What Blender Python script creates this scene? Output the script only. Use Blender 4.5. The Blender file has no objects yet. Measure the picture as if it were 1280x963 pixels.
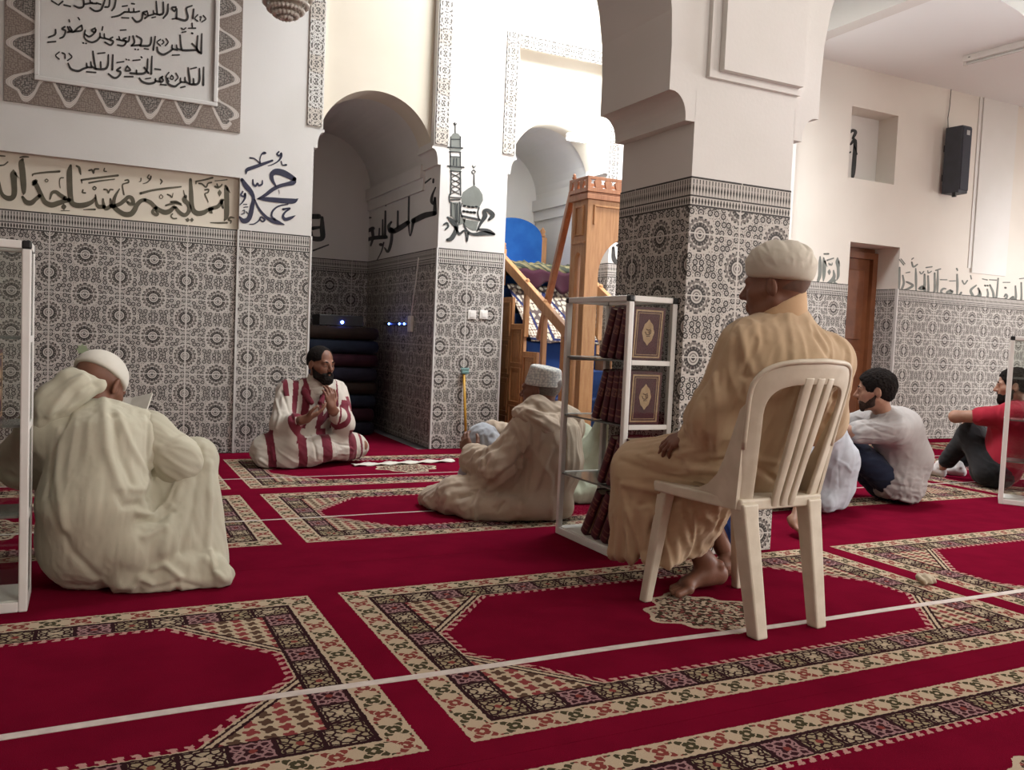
import bpy, bmesh, math, random
import numpy as np
from mathutils import Vector, Matrix
random.seed(7)
SC = bpy.context.scene
COL = SC.collection
PI = math.pi
# ------------------------------------------------------------------ camera
EYE = 0.95
YAW, PITCH, ROLL, FPX = 0.458187, -0.0561586, 0.0428651, 1076.9
_fw = Vector((math.sin(YAW)*math.cos(PITCH), math.cos(YAW)*math.cos(PITCH), math.sin(PITCH)))
_r0 = Vector((math.cos(YAW), -math.sin(YAW), 0)); _u0 = _r0.cross(_fw)
_rt = math.cos(ROLL)*_r0 + math.sin(ROLL)*_u0
_up = -math.sin(ROLL)*_r0 + math.cos(ROLL)*_u0
cd = bpy.data.cameras.new('camera'); cam = bpy.data.objects.new('camera', cd); COL.objects.link(cam)
cam.matrix_world = Matrix(((_rt.x,_up.x,-_fw.x,0),(_rt.y,_up.y,-_fw.y,0),(_rt.z,_up.z,-_fw.z,EYE),(0,0,0,1)))
cd.sensor_fit = 'HORIZONTAL'; cd.sensor_width = 36; cd.lens = FPX/1280*36; cd.clip_start = .02
SC.camera = cam
def ray(x, y):
    return _rt*((x-640)/FPX) - _up*((y-481.5)/FPX) + _fw
def onY(x, y, Y):                       # photo pixel -> point of the plane at depth Y
    d = ray(x, y); t = Y/d.y; return Vector((d.x*t, Y, EYE+d.z*t))
def onX(x, y, X):
    d = ray(x, y); t = X/d.x; return Vector((X, d.y*t, EYE+d.z*t))
def onZ(x, y, Z):
    d = ray(x, y); t = (Z-EYE)/d.z; return Vector((d.x*t, d.y*t, Z))
# ------------------------------------------------------------------ world, exposure, lights
w = bpy.data.worlds.new('world'); SC.world = w; w.use_nodes = True
w.node_tree.nodes['Background'].inputs[0].default_value = (.75,.85,1,1)
w.node_tree.nodes['Background'].inputs[1].default_value = .3
vs = SC.view_settings
SC.display_settings.display_device = 'sRGB'
vs.view_transform = 'Standard'; vs.look = 'None'; vs.gamma = 1; vs.exposure = 0.0; vs.use_curve_mapping = False
SC.cycles.max_bounces = 8; SC.cycles.diffuse_bounces = 5; SC.cycles.glossy_bounces = 4; SC.cycles.transmission_bounces = 8
SC.cycles.transparent_max_bounces = 16; SC.cycles.caustics_reflective = False; SC.cycles.caustics_refractive = False
SC.cycles.sample_clamp_indirect = 6; SC.cycles.use_denoising = True
def area(name, loc, aim, sx, sy, power, col=(1,1,1)):
    l = bpy.data.lights.new(name, 'AREA'); l.shape = 'RECTANGLE'; l.size = sx; l.size_y = sy; l.energy = power; l.color = col
    o = bpy.data.objects.new(name, l); COL.objects.link(o); o.location = loc
    o.rotation_euler = (Vector(aim)-Vector(loc)).to_track_quat('-Z', 'Y').to_euler(); return o
# daylight falling through the roof lantern in front of the niches
area('lantern_daylight', (4.1,5.0,5.4), (4.1,6.4,2.3), 2.2, 1.6, 320, (.95,.98,1)).data.spread = 2.3
# unseen area lights added as fill for the right bay, hall and left side
area('side_window_daylight', (11.8,3.6,2.3), (6.0,5.0,2.4), 1.8, 2.2, 55, (1,.96,.90))
area('garden_window_daylight', (11.6,0.6,1.3), (7.4,4.2,3.9), 1.8, 1.6, 420, (.97,.98,1))  # aimed upward, added to brighten the ceiling of the right bay
area('right_window_daylight', (7.6,-1.6,2.4), (3.2,2.9,1.0), 1.8, 1.8, 140, (1,.95,.89))
area('hall_window_daylight', (3.4,-2.6,3.7), (2.3,3,1.6), 2.4, 1.4, 118, (1,.965,.91))
area('far_window_daylight', (-4.3,3.0,3.0), (1,6,1.6), 1.6, 1.6, 24, (1,.96,.86))
# ------------------------------------------------------------------ object helpers
def tag(o, label=None, cat=None, group=None, kind=None):
    if label: o['label'] = label
    if cat: o['category'] = cat
    if group: o['group'] = group
    if kind: o['kind'] = kind
    return o
def empty(name, loc=(0,0,0), rz=0, label=None, cat=None, group=None):
    o = bpy.data.objects.new(name, None); COL.objects.link(o); o.location = loc; o.rotation_euler = (0,0,rz)
    o.empty_display_size = .1
    return tag(o, label, cat, group)
def link(name, me, mat=None, parent=None, world=False):
    o = bpy.data.objects.new(name, me); COL.objects.link(o)
    for m in (mat if isinstance(mat, (list,tuple)) else [mat]):
        if m: me.materials.append(m)
    if parent:
        o.parent = parent
        if world:      # mesh given in world coordinates
            mw = Matrix.LocRotScale(parent.location, parent.rotation_euler, parent.scale)
            pp = parent.parent
            if pp: mw = Matrix.LocRotScale(pp.location, pp.rotation_euler, pp.scale) @ mw
            o.matrix_parent_inverse = mw.inverted()
    return o
class MB:
    """collects shapes into one mesh"""
    def __init__(s): s.b = bmesh.new()
    def box(s, x0, x1, y0, y1, z0, z1, bev=0, rot=None, piv=None, mi=0):
        vs_ = [s.b.verts.new((x,y,z)) for z in (z0,z1) for y in (y0,y1) for x in (x0,x1)]
        fs = [s.b.faces.new([vs_[i] for i in q]) for q in ((0,2,3,1),(4,5,7,6),(0,1,5,4),(2,6,7,3),(0,4,6,2),(1,3,7,5))]
        for f in fs: f.material_index = mi
        if bev:
            es = list({e for f in fs for e in f.edges})
            r = bmesh.ops.bevel(s.b, geom=es, offset=bev, segments=2, affect='EDGES', profile=.5)
            vs_ = list({v for f in r['faces'] for v in f.verts} | {v for v in vs_ if v.is_valid})
            for f in {f for v in vs_ for f in v.link_faces}: f.material_index = mi
        if rot is not None:
            M_ = rot.to_matrix() if hasattr(rot,'to_matrix') else rot
            bmesh.ops.rotate(s.b, cent=piv or (0,0,0), matrix=M_, verts=vs_)
        return vs_
    def beam(s, a, b, w, h, up=(0,0,1), bev=0):
        """box-section bar from a to b"""
        a = Vector(a); b = Vector(b); d = (b-a); L = d.length; d.normalize(); up = Vector(up)
        x = d.cross(up).normalized(); y = x.cross(d).normalized()
        vv = s.box(-w/2,w/2,0,L,-h/2,h/2,bev)
        M_ = Matrix(((x.x,d.x,y.x,a.x),(x.y,d.y,y.y,a.y),(x.z,d.z,y.z,a.z),(0,0,0,1)))
        bmesh.ops.transform(s.b, matrix=M_, verts=vv); return s
    def tube(s, pts, rad, n=10, caps=True, sq=1):
        pts = [Vector(p) for p in pts]; rad = rad if hasattr(rad,'__len__') else [rad]*len(pts)
        rings = []; t0 = (pts[1]-pts[0]).normalized()
        ref = Vector((0,0,1)) if abs(t0.z) < .9 else Vector((1,0,0))
        for i, p in enumerate(pts):
            t = (pts[min(i+1,len(pts)-1)]-pts[max(i-1,0)]).normalized()
            x = t.cross(ref).normalized(); y = t.cross(x).normalized(); ref = x.cross(t)
            rings.append([s.b.verts.new(p + rad[i]*(x*math.cos(2*PI*k/n)+y*sq*math.sin(2*PI*k/n))) for k in range(n)])
        for a, b in zip(rings, rings[1:]):
            for k in range(n): s.b.faces.new((a[k],a[(k+1)%n],b[(k+1)%n],b[k])).smooth = True
        if caps: s.b.faces.new(rings[0][::-1]); s.b.faces.new(rings[-1])
        return s
    def lathe(s, prof, c=(0,0,0), n=24):
        rings = [[s.b.verts.new((c[0]+r*math.cos(2*PI*k/n), c[1]+r*math.sin(2*PI*k/n), c[2]+z)) for k in range(n)] for r, z in prof]
        for a, b in zip(rings, rings[1:]):
            for k in range(n): s.b.faces.new((a[k],a[(k+1)%n],b[(k+1)%n],b[k])).smooth = True
        s.b.faces.new(rings[0][::-1]); s.b.faces.new(rings[-1]); return s
    def prism(s, poly, fn0, fn1, mi=0):
        """outline (2-D points) extruded between two placements"""
        a = [s.b.verts.new(fn0(*p)) for p in poly]; b = [s.b.verts.new(fn1(*p)) for p in poly]
        n = len(poly); fs = [s.b.faces.new(a), s.b.faces.new(b[::-1])]
        for k in range(n): fs.append(s.b.faces.new((a[(k+1)%n],a[k],b[k],b[(k+1)%n])))
        for f in fs: f.material_index = mi
        for f in fs[:2]: f.normal_update()
        bmesh.ops.triangulate(s.b, faces=fs[:2], ngon_method='EAR_CLIP'); return s
    def quad(s, *p, mi=0):
        f = s.b.faces.new([s.b.verts.new(q) for q in p]); f.material_index = mi; return f
    def build(s, name, mat=None, parent=None, world=False, smooth=False, bevmod=0):
        bmesh.ops.recalc_face_normals(s.b, faces=s.b.faces)
        me = bpy.data.meshes.new(name); s.b.to_mesh(me); s.b.free()
        if smooth:
            for p in me.polygons: p.use_smooth = True
        o = link(name, me, mat, parent, world)
        if bevmod:
            m = o.modifiers.new('bevel','BEVEL'); m.width = bevmod; m.segments = 2; m.limit_method = 'ANGLE'
        return o
def copy_tree(o, parent=None):
    c = o.copy(); COL.objects.link(c)
    if parent: c.parent = parent
    for ch in list(o.children): copy_tree(ch, c)
    return c
# ------------------------------------------------------------------ shader expressions
class G: nt = None
class E:
    def __init__(s, v): s.v = v.v if isinstance(v, E) else v
    def __add__(a,b): return op('ADD',a,b)
    __radd__ = __add__
    def __sub__(a,b): return op('SUBTRACT',a,b)
    def __rsub__(a,b): return op('SUBTRACT',b,a)
    def __mul__(a,b): return op('MULTIPLY',a,b)
    __rmul__ = __mul__
    def __truediv__(a,b): return op('DIVIDE',a,b)
    def __rtruediv__(a,b): return op('DIVIDE',b,a)
def _in(sock, v):
    v = v.v if isinstance(v, E) else v
    if isinstance(v, (int,float)): sock.default_value = v
    else: G.nt.links.new(v, sock)
def op(name, *a):
    n = G.nt.nodes.new('ShaderNodeMath'); n.operation = name
    for i, x in enumerate(a): _in(n.inputs[i], x)
    return E(n.outputs[0])
def sin(x): return op('SINE',x)
def absn(x): return op('ABSOLUTE',x)
def mn(a,b): return op('MINIMUM',a,b)
def mx(a,b): return op('MAXIMUM',a,b)
def modf(a,b): return op('FLOORED_MODULO',a,b)
def floor(a): return op('FLOOR',a)
def gt(a,b): return op('GREATER_THAN',a,b)
def lt(a,b): return op('LESS_THAN',a,b)
def sq(a): return op('SQRT',a)
def ln2(a,b): return sq(a*a+b*b)
def at2(a,b): return op('ARCTAN2',a,b)
def inr(x,a,b): return gt(x,a)*lt(x,b)
def sst(x,a,b):
    n = G.nt.nodes.new('ShaderNodeMapRange'); n.interpolation_type = 'SMOOTHSTEP'
    _in(n.inputs[0],x); n.inputs[1].default_value = a; n.inputs[2].default_value = b; return E(n.outputs[0])
def mixc(f, a, b):
    n = G.nt.nodes.new('ShaderNodeMix'); n.data_type = 'RGBA'; _in(n.inputs[0], f)
    for i, c in ((6,a),(7,b)):
        if isinstance(c, tuple): n.inputs[i].default_value = (*c,1)
        else: G.nt.links.new(c.v if isinstance(c,E) else c, n.inputs[i])
    return E(n.outputs[2])
def vec(x,y,z=0.0):
    n = G.nt.nodes.new('ShaderNodeCombineXYZ')
    for i, q in enumerate((x,y,z)): _in(n.inputs[i], q)
    return E(n.outputs[0])
def sep(v):
    n = G.nt.nodes.new('ShaderNodeSeparateXYZ'); G.nt.links.new(v.v if isinstance(v,E) else v, n.inputs[0]); return [E(o) for o in n.outputs]
def noise(v, scale, detail=2, rough=.5):
    n = G.nt.nodes.new('ShaderNodeTexNoise'); n.inputs['Scale'].default_value = scale; n.inputs['Detail'].default_value = detail
    n.inputs['Roughness'].default_value = rough
    if v is not None: G.nt.links.new(v.v if isinstance(v,E) else v, n.inputs['Vector'])
    return E(n.outputs[0])
def voro(v, scale, rand=1, feature='F1', dims='2D'):
    n = G.nt.nodes.new('ShaderNodeTexVoronoi'); n.voronoi_dimensions = dims; n.feature = feature
    n.inputs['Scale'].default_value = scale; n.inputs['Randomness'].default_value = rand
    G.nt.links.new(v.v, n.inputs['Vector']); return n
def geo():
    n = G.nt.nodes.new('ShaderNodeNewGeometry'); return n.outputs['Position'], n.outputs['Normal']
def texco(which='Object'):
    n = G.nt.nodes.new('ShaderNodeTexCoord'); return n.outputs[which]
def newmat(name, col=(.5,.5,.5), rough=.6, metal=0, spec=.5):
    m = bpy.data.materials.new(name); m.use_nodes = True; G.nt = m.node_tree; b = m.node_tree.nodes['Principled BSDF']
    b.inputs['Base Color'].default_value = (*col,1); b.inputs['Roughness'].default_value = rough
    b.inputs['Metallic'].default_value = metal; b.inputs['Specular IOR Level'].default_value = spec
    return m, b
def setc(b, e): G.nt.links.new(e.v, b.inputs['Base Color'])
def bump(b, h, strength=.3, dist=.01):
    n = G.nt.nodes.new('ShaderNodeBump'); n.inputs['Strength'].default_value = strength; n.inputs['Distance'].default_value = dist
    G.nt.links.new(h.v, n.inputs['Height']); G.nt.links.new(n.outputs[0], b.inputs['Normal'])
def mottle(name, c1, c2, scale=3, rough=.7, bs=0, bscale=200, spec=.4, metal=0, detail=4, coord='Object'):
    """plain surface with soft natural variation and grain"""
    m, b = newmat(name, c1, rough, metal, spec); v = texco(coord)
    setc(b, mixc(sst(noise(v, scale, detail), .3, .7), c1, c2))
    if bs: bump(b, noise(v, bscale, 3), bs, .003)
    return m
# ------------------------------------------------------------------ surfaces of the hall
M = {}
M['plaster'] = mottle('white plaster', (.74,.72,.69), (.69,.67,.63), 1.5, .75, .15, 60)
M['cream'] = mottle('cream plaster', (.72,.65,.54), (.68,.61,.50), 1.5, .75, .12, 60)
M['ceiling'] = mottle('ceiling paint', (.86,.87,.86), (.84,.85,.84), 1, .85)
M['ivory'] = mottle('warm white plaster', (.74,.69,.62), (.70,.65,.58), 1.5, .75, .12, 60)
M['navy'] = mottle('navy paint', (.018,.02,.05), (.03,.03,.06), 12, .5)
M['olive'] = mottle('olive brown paint', (.085,.075,.05), (.12,.105,.07), 10, .55)
M['charcoal'] = mottle('charcoal paint', (.03,.035,.035), (.055,.06,.06), 10, .5)
M['grey_paint'] = mottle('grey green paint', (.20,.21,.19), (.16,.17,.15), 10, .6)
M['black_ink'] = mottle('black brush paint', (.03,.028,.028), (.06,.055,.05), 20, .6)
def tile_material(name, u0, z0, ztop):
    m, b = newmat(name, (.5,.5,.5), .45, 0, .15)
    P, N = geo(); x, y, z = sep(P); nx, ny, nz = sep(N)
    side = gt(absn(nx), .6); u = x*(1-side)+y*side - u0; v = z - z0
    TW, TH = .435, .27
    um = modf(u, TW); vm = modf(v, TH)
    mu = absn(um-TW/2); mv = absn(vm-TH/2)                      # mirrored inside each tile
    d1 = ln2(mu-TW/2, mv); d2 = ln2(mu, mv-TH/2)                # rosettes half way along every joint
    far = gt(d1, d2); d = mn(d1, d2)
    ang = at2(mv*(1-far)+(mv-TH/2)*far, (mu-TW/2)*(1-far)+mu*far)
    t = d/.077
    light, mid, dark = (.52,.485,.445), (.19,.17,.155), (.045,.040,.037)
    spoke = gt(sin(ang*20), -.1)
    scal = t + sin(ang*14)*.05
    c = mixc(spoke, mid, dark)
    ring = mixc(lt(t,.14), light, dark)
    ring = mixc(inr(t,.22,.30), ring, mid)
    ring = mixc(inr(t,.40,.50), ring, dark)
    ring = mixc(inr(t,.50,.66), ring, c)
    ring = mixc(inr(t,.66,.70), ring, light)
    ring = mixc(inr(scal,.72,.88), ring, mid)
    ring = mixc(inr(scal,.88,1.0), ring, mixc(spoke, light, dark))
    pc = vec(mu, mv)
    vn = voro(pc, 27, .55); vd = E(vn.outputs['Distance']); vp = sep(vn.outputs['Position'])
    ex, ey = mu-vp[0], mv-vp[1]
    rr = ln2(ex, ey); fa = at2(ey, ex)
    flower = mixc(inr(rr + sin(fa*8)*.0012, .0075, .0145), light, dark)
    flower = mixc(lt(rr,.0032), flower, dark)
    ed = E(voro(pc, 27, .55, 'DISTANCE_TO_EDGE').outputs['Distance'])
    flower = mixc(lt(ed,.07)*gt(sin(u*420)*sin(v*420),.0), flower, mid)
    flower = mixc(inr(t,1.0,1.12), flower, light)
    body = mixc(lt(t,1.0), flower, ring)
    gl = mx(lt(um,.006), mx(lt(TW-um,.004), lt(vm,.006)))
    body = mixc(gl, body, (.56,.53,.49))
    # border course along the top
    q = ztop - z
    per = .0171; h1 = modf(u, per)/per - .5
    brd = mixc(lt(absn(h1), .16+0*q)*inr(q,.012,.030), light, dark)
    dia = .32 - absn(q-.051)*13
    brd = mixc(lt(absn(h1), dia)*inr(q,.030,.075), brd, dark)
    brd = mixc(lt(absn(h1),.07)*inr(q,.028,.078), brd, dark)
    dia2 = .34 - absn(q-.104)*17
    brd = mixc(mx(lt(absn(h1), dia2), lt(absn(h1),.08))*inr(q,.090,.118), brd, dark)
    brd = mixc(mx(inr(q,0,.009), mx(inr(q,.079,.086), inr(q,.120,.128))), brd, dark)
    brd = mixc(lt(um,.005), brd, light)
    body = mixc(lt(q,.128), body, brd)
    setc(b, body); bump(b, 1-mx(lt(um,.005), lt(vm,.004)), .25, .003)
    return m
M['tile_wall'] = tile_material('glazed rosette tiles', .19, 1.385, 1.645)
M['tile_pillar'] = tile_material('glazed rosette tiles of the pillar', 2.60, 1.16, 1.675)
def frieze_material(name, zig):
    """carved plaster strapwork over a grey brown ground; UV is in metres, v across the strip"""
    m, b = newmat(name, (.5,.5,.5), .8)
    u, v, _ = sep(texco('UV'))
    if zig:
        W = .22; ground = mixc(gt(E(voro(vec(u,v), 75, .6).outputs['Distance']), .42), (.30,.265,.235), (.10,.09,.08))
        tri = absn(modf(u,.25)/.25-.5)*2
        wav = tri + sin(u*100)*.02
        c1 = absn(v/W - (.13+.74*sst(wav,.04,.96))); 
        band = lt(c1, .085); edge = mx(inr(c1,.060,.085), inr(c1,.0,.018))
        col = mixc(band, ground, (.52,.46,.41)); col = mixc(edge, col, (.62,.57,.52))
        col = mixc(inr(c1,.085,.105), col, (.13,.11,.10))
        inner = gt(sst(wav,.04,.96)*.74+.13, v/W)
        lob = mx(inr(c1,.15,.19), inr(c1,.27,.30))
        col = mixc(lob*(1-band), col, (.15,.12,.105)); col = mixc(inner*lt(band,.5)*.5, col, (.29,.215,.17))
        bump(b, band, .6, .01)
    else:
        mu = absn(modf(u,.13)-.065); mv = absn(v-.055)
        vd = voro(vec(mu,mv), 34, .9, 'DISTANCE_TO_EDGE'); e = E(vd.outputs['Distance'])
        vd2 = E(voro(vec(u,v), 60, 1).outputs['Distance'])
        holes = mx(gt(e,.16), gt(vd2,.62))
        dd = ln2(mu, mv); holes = mx(holes*(1-inr(dd,.026,.034))*(1-inr(dd,.05,.056)), lt(dd,.008))
        col = mixc(holes, (.68,.66,.62), (.15,.135,.12))
        big = lt(modf(u,.39),.13)
        col = mixc(big*(1-holes)*.5, col, (.55,.46,.36))
        bump(b, 1-holes, .6, .01)
    setc(b, col); return m
M['frieze_zig'] = frieze_material('carved zigzag frame', True)
M['frieze'] = frieze_material('carved lattice strip', False)
# ------------------------------------------------------------------ carpet (UV in metres, one prayer mat every 2.42 m)
def carpet_material(name, x0, y0, L):
    m, b = newmat(name, (.3,.01,.03), .95, 0, .1)
    P, N = geo(); x, y, z = sep(P)
    nv = noise(P, 90, 2); wob = (nv-.5)*.012
    u = x - x0 + wob; v = y - y0 + (noise(P, 77, 2)-.5)*.012
    per, W = 2.42, 2.31
    um = modf(u, per); inm = lt(um, W)*gt(v,0)*lt(v,L)
    du = mn(um, W-um); dv = mn(v, L-v); d = mn(du, dv)
    sidew = lt(du, dv); s = v*sidew+um*(1-sidew); a = d
    red = mixc(sst(noise(P, 6, 4), .3, .75), (.155,.0035,.019), (.115,.0025,.014))
    red = mixc(noise(P, 400, 1)*.3, red, (.30,.008,.035))
    cream, dk, rose, green = (.50,.395,.28), (.03,.014,.016), (.215,.05,.042), (.06,.055,.03)
    # outer border: a flower every 8.6 cm, rose and green in turn
    k = floor(s/.086); sx = modf(s,.086)-.043; ay = a-.042
    r = ln2(sx, ay); an = at2(ay, sx)
    petal = lt(r, .0275+.0125*sin(an*4-1.57)); petal = mx(petal, inr(absn(sx),.0,.043)*lt(absn(absn(ay)-.030),.0035)*gt(absn(sx),.033))
    alt = gt(modf(k,2), .5)
    br = mixc(petal, cream, mixc(alt, rose, green)); br = mixc(mx(lt(r,.006), inr(r,.020,.024)), br, cream)
    # inner band of framed squares
    k2 = floor(s/.105); s2 = modf(s,.105)-.0525; a2 = a-.138
    m3 = modf(k2,3)
    nn = voro(vec(absn(s2)*1.0, absn(a2)*1.0), 48, .8, 'DISTANCE_TO_EDGE'); ee = E(nn.outputs['Distance'])
    fill = mixc(lt(m3,.5), mixc(gt(m3,1.5), (.33,.27,.17), (.40,.33,.23)), (.042,.016,.020))
    sqr = mixc(lt(ee,.15), fill, mixc(lt(m3,.5), dk, (.33,.19,.19)))
    sqr = mixc(lt(ln2(s2,a2),.010), sqr, mixc(gt(m3,1.5), rose, cream))
    sqr = mixc(mx(gt(absn(s2),.0465), gt(absn(a2),.041)), sqr, dk)
    # spandrels and field
    ua, va = mx(du-.19,0), mx(dv-.185,0)
    ch = (ua/.29+va/.33-1)*.217; fd = mn(mn(du-.19, dv-.185), ch)
    gx, gy = modf(um,.042)-.021, modf(v,.042)-.021
    sp = mixc(lt(ln2(gx,gy)+.004*sin(at2(gy,gx)*4), .0165), (.50,.40,.28), mixc(gt(modf(floor(um/.042),2),.5), (.24,.05,.05), (.10,.06,.04)))
    sp = mixc(mx(inr(ch,-.030,-.021), inr(ch,-.010,-.003)), sp, dk); sp = mixc(inr(ch,-.021,-.010), sp, cream)
    fr = modf(um*(1-sidew)+v*sidew, .036)
    fringe = inr(fd,.003,.026)*lt(absn(fr-.018+ (fd-.012)*.4),.0065+.004*inr(fd,.016,.026))
    fld = mixc(fringe, red, (.50,.27,.24)); fld = mixc(inr(fd,0,.005), fld, cream)
    inner = mixc(gt(fd,0), mixc(lt(mn(du-.19,dv-.185),0), sp, dk), fld)
    # centre medallion
    cx, cy = um-W/2, v-L/2
    ca = at2(cy/.25, cx/.25); cr = ln2(cx/.25, cy/.25)
    me_ = lt(cr, .80+.06*sin(ca*10)+.09*sin(ca*4+1.57))
    vf = voro(vec(absn(cx), absn(cy)), 26, .75); vdd = E(vf.outputs['Distance'])
    fcol = mixc(gt(E(voro(vec(absn(cx),absn(cy)), 55, 1,).outputs['Distance']),.45), (.52,.42,.31), (.06,.045,.03))
    fcol = mixc(inr(vdd,.14,.30), fcol, (.10,.05,.04)); fcol = mixc(lt(vdd,.14), fcol, (.33,.10,.09))
    medal = mixc(gt(cr,.72+.06*sin(ca*10)+.09*sin(ca*4+1.57)), fcol, (.52,.42,.31))
    inner = mixc(me_, inner, medal)
    mat_ = mixc(lt(a,.086), mixc(lt(a,.186), inner, sqr), br)
    mat_ = mixc(inr(a,.084,.092), mat_, dk)
    allc = mixc(inm, red, mat_)
    allc = mixc(noise(P, 260, 2)*.22, allc, (.05,.012,.014))
    setc(b, allc)
    bump(b, noise(P, 350, 2), .5, .004)
    b.inputs['Specular IOR Level'].default_value = .0
    return m
# ------------------------------------------------------------------ the hall
def struct(mb, name, mat, parent=None, bev=0):
    o = mb.build(name, mat, parent, bevmod=bev); return tag(o, kind='structure')
QY = 6.60                                              # face of the qibla wall piers
ZT = 1.645                                             # top of the tiling
fl = MB(); fl.box(-5,12.5,-3.5,9.5,-.2,-.012); struct(fl, 'floor', mottle('concrete screed', (.3,.29,.28), (.25,.24,.23), 2, .9))
def arc(cx, cz, r, a0, a1, n):
    return [(cx+r*math.cos(a0+(a1-a0)*i/n), cz+r*math.sin(a0+(a1-a0)*i/n)) for i in range(n+1)]
def yprism(mb, poly, y0, y1, mi=0): mb.prism(poly, lambda x,z: (x,y0,z), lambda x,z: (x,y1,z), mi)
CEIL = 3.87; HIGH = 4.6
c = MB()
c.box(-5,2.4,-3.5,9.5,HIGH,HIGH+.2); c.box(6.06,12.5,-3.5,9.5,CEIL,4.1); c.box(5.6,6.06,-3.5,9.5,HIGH,HIGH+.2)
c.box(2.4,5.6,-3.5,4.0,HIGH,HIGH+.2); c.box(2.4,5.6,QY+.1,9.5,HIGH,HIGH+.2); c.box(6.06,6.16,-3.5,9.5,CEIL+.1,HIGH+.2)
c.box(2.3,2.4,3.9,QY+.3,HIGH+.2,5.5); c.box(5.6,5.7,3.9,QY+.3,4.1,5.5); c.box(2.4,5.6,3.9,4.0,HIGH+.2,5.5); c.box(2.4,5.6,QY+.1,QY+.2,HIGH+.2,5.5)
c.box(2.3,5.7,3.9,QY+.4,5.5,5.6)
struct(c, 'ceiling', M['ceiling'])
b_ = MB(); b_.box(-5,12.5,-3.6,-3.5,-.1,4.8); struct(b_, 'wall_back', M['ivory'])
b_ = MB(); b_.box(-5.1,-5,-3.5,9.5,-.1,4.8); struct(b_, 'wall_left', M['ivory'])
b_ = MB(); b_.box(12.5,12.6,-3.5,9.5,-.1,4.8); struct(b_, 'wall_right', M['ivory'])
b_ = MB(); b_.box(-5,12.5,9.4,9.5,-.1,4.8); struct(b_, 'wall_outer', M['ivory'])
# qibla wall: one shell, cut by two arched niches, a doorway and a blind window
N1 = (1.505, 2.53); N2 = (3.13, 4.16)                  # niche openings between the piers
wf = MB()
EX = .065
SPR = 2.36
# left stretch above the lettering band, pier shafts, pier heads on corbels
wf.box(-5,.975,QY,QY+.35,2.02,4.7)
wf.box(-5,.975,QY+.045,QY+.35,ZT,2.02,mi=1)
wf.box(.975,N1[0],QY,QY+.35,ZT,2.45); wf.box(.975,N1[0]+EX,QY,QY+.35,2.45,4.7)
wf.box(N1[1],N2[0],QY,QY+.35,ZT,2.45); wf.box(N1[1]-EX,N2[0]+EX,QY,QY+.35,2.45,4.7)
wf.box(N2[1],5.0,QY,QY+.35,ZT,2.45); wf.box(N2[1]-EX,5.0,QY,QY+.35,2.45,4.7)
def corbel(mb, x, sgn, z0, z1, out, y0, y1):
    """cove-moulded bracket growing out of a pier edge"""
    p = [(x-sgn*.001,z0),(x+sgn*out*.35,z0),(x+sgn*out*.35,z0+.015)]
    h = z1-z0-.035
    for i in range(9):
        t = i/8*PI/2; p.append((x+sgn*(out*.35+out*.55*(1-math.cos(t))), z0+.015+h*math.sin(t)))
    p += [(x+sgn*out,z1-.02),(x+sgn*out,z1),(x-sgn*.001,z1)]
    yprism(mb, p, y0, y1)
for x, s in ((N1[0],1),(N1[1],-1),(N2[0],1),(N2[1],-1)): corbel(wf, x, s, 2.31, 2.452, EX+.012, QY, QY+.36)
# recessed arch walls over the niches
for (a, bb) in (N1, N2):
    cx = (a+bb)/2; r = (bb-a)/2-.045
    poly = [(a+.005,2.45),(a+.005,4.7),(bb-.005,4.7),(bb-.005,2.45)]
    ang = math.asin(.09/r)
    poly += arc(cx, SPR, r, ang, PI-ang, 40)
    yprism(wf, poly, QY+.075, QY+.36, 1)
# right stretch
wf.box(5.0,5.6,QY,QY+.35,ZT,4.7); wf.box(5.6,6.2,QY-.10,QY+.35,ZT,4.7)
PL0, PL1 = 9.02, 9.62
DX0, DX1, DZ = 7.12, 7.86, 2.09
BX0, BX1, BZ0, BZ1 = 7.02, 7.70, 2.745, 3.47
for x0,x1,z0,z1 in ((6.2,BX0,DZ,CEIL+.1),(BX0,BX1,BZ1,CEIL+.1),(BX0,BX1,DZ,BZ0),(BX1,8.62,DZ,CEIL+.1),(6.2,DX0,ZT,DZ),(DX1,8.62,ZT,DZ),(8.62,12.5,ZT,CEIL+.1)):
    wf.box(x0,x1,QY,QY+.45,z0,z1,0,mi=2)
wf.box(BX0-.05,BX1+.05,QY+.25,QY+.45,BZ0-.05,BZ1+.05,mi=0)
wf.box(PL0,PL1,QY-.025,QY+.1,1.90,CEIL,mi=0); wf.box(PL0-.05,PL0+.02,QY-.010,QY+.1,1.95,CEIL,mi=0)
wf.box(6.12,6.22,QY-.02,QY+.1,ZT,CEIL,mi=0)
WALL = struct(wf, 'wall_front', [M['plaster'], M['cream'], M['ivory']])
# tiled dado of the qibla wall
dt = MB()
dt.box(-5,.975,QY+.012,QY+.30,.001,ZT); dt.box(.975,N1[0],QY,QY+.35,.001,ZT); dt.box(N1[1],N2[0],QY,QY+.35,.001,ZT); dt.box(N2[1],5.0,QY,QY+.35,.001,ZT)
dt.box(5.0,5.6,QY,QY+.3,.001,ZT); dt.box(5.6,6.2,QY-.10,QY+.3,.001,ZT); dt.box(6.2,DX0,QY-.004,QY+.45,.001,ZT); dt.box(DX1,12.5,QY-.004,QY+.45,.001,ZT)
struct(dt, 'wall_front_tiling', M['tile_wall'])
tr_ = MB()
for x in (.972,1.505,2.53,3.13): tr_.box(x-.007,x+.007,QY-.006,QY+.02,0,ZT)
tr_.box(DX1-.008,DX1+.01,QY-.012,QY+.02,0,ZT)
struct(tr_, 'trim_1', mottle('white tile edging', (.62,.60,.57), (.55,.53,.50), 5, .5))
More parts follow.
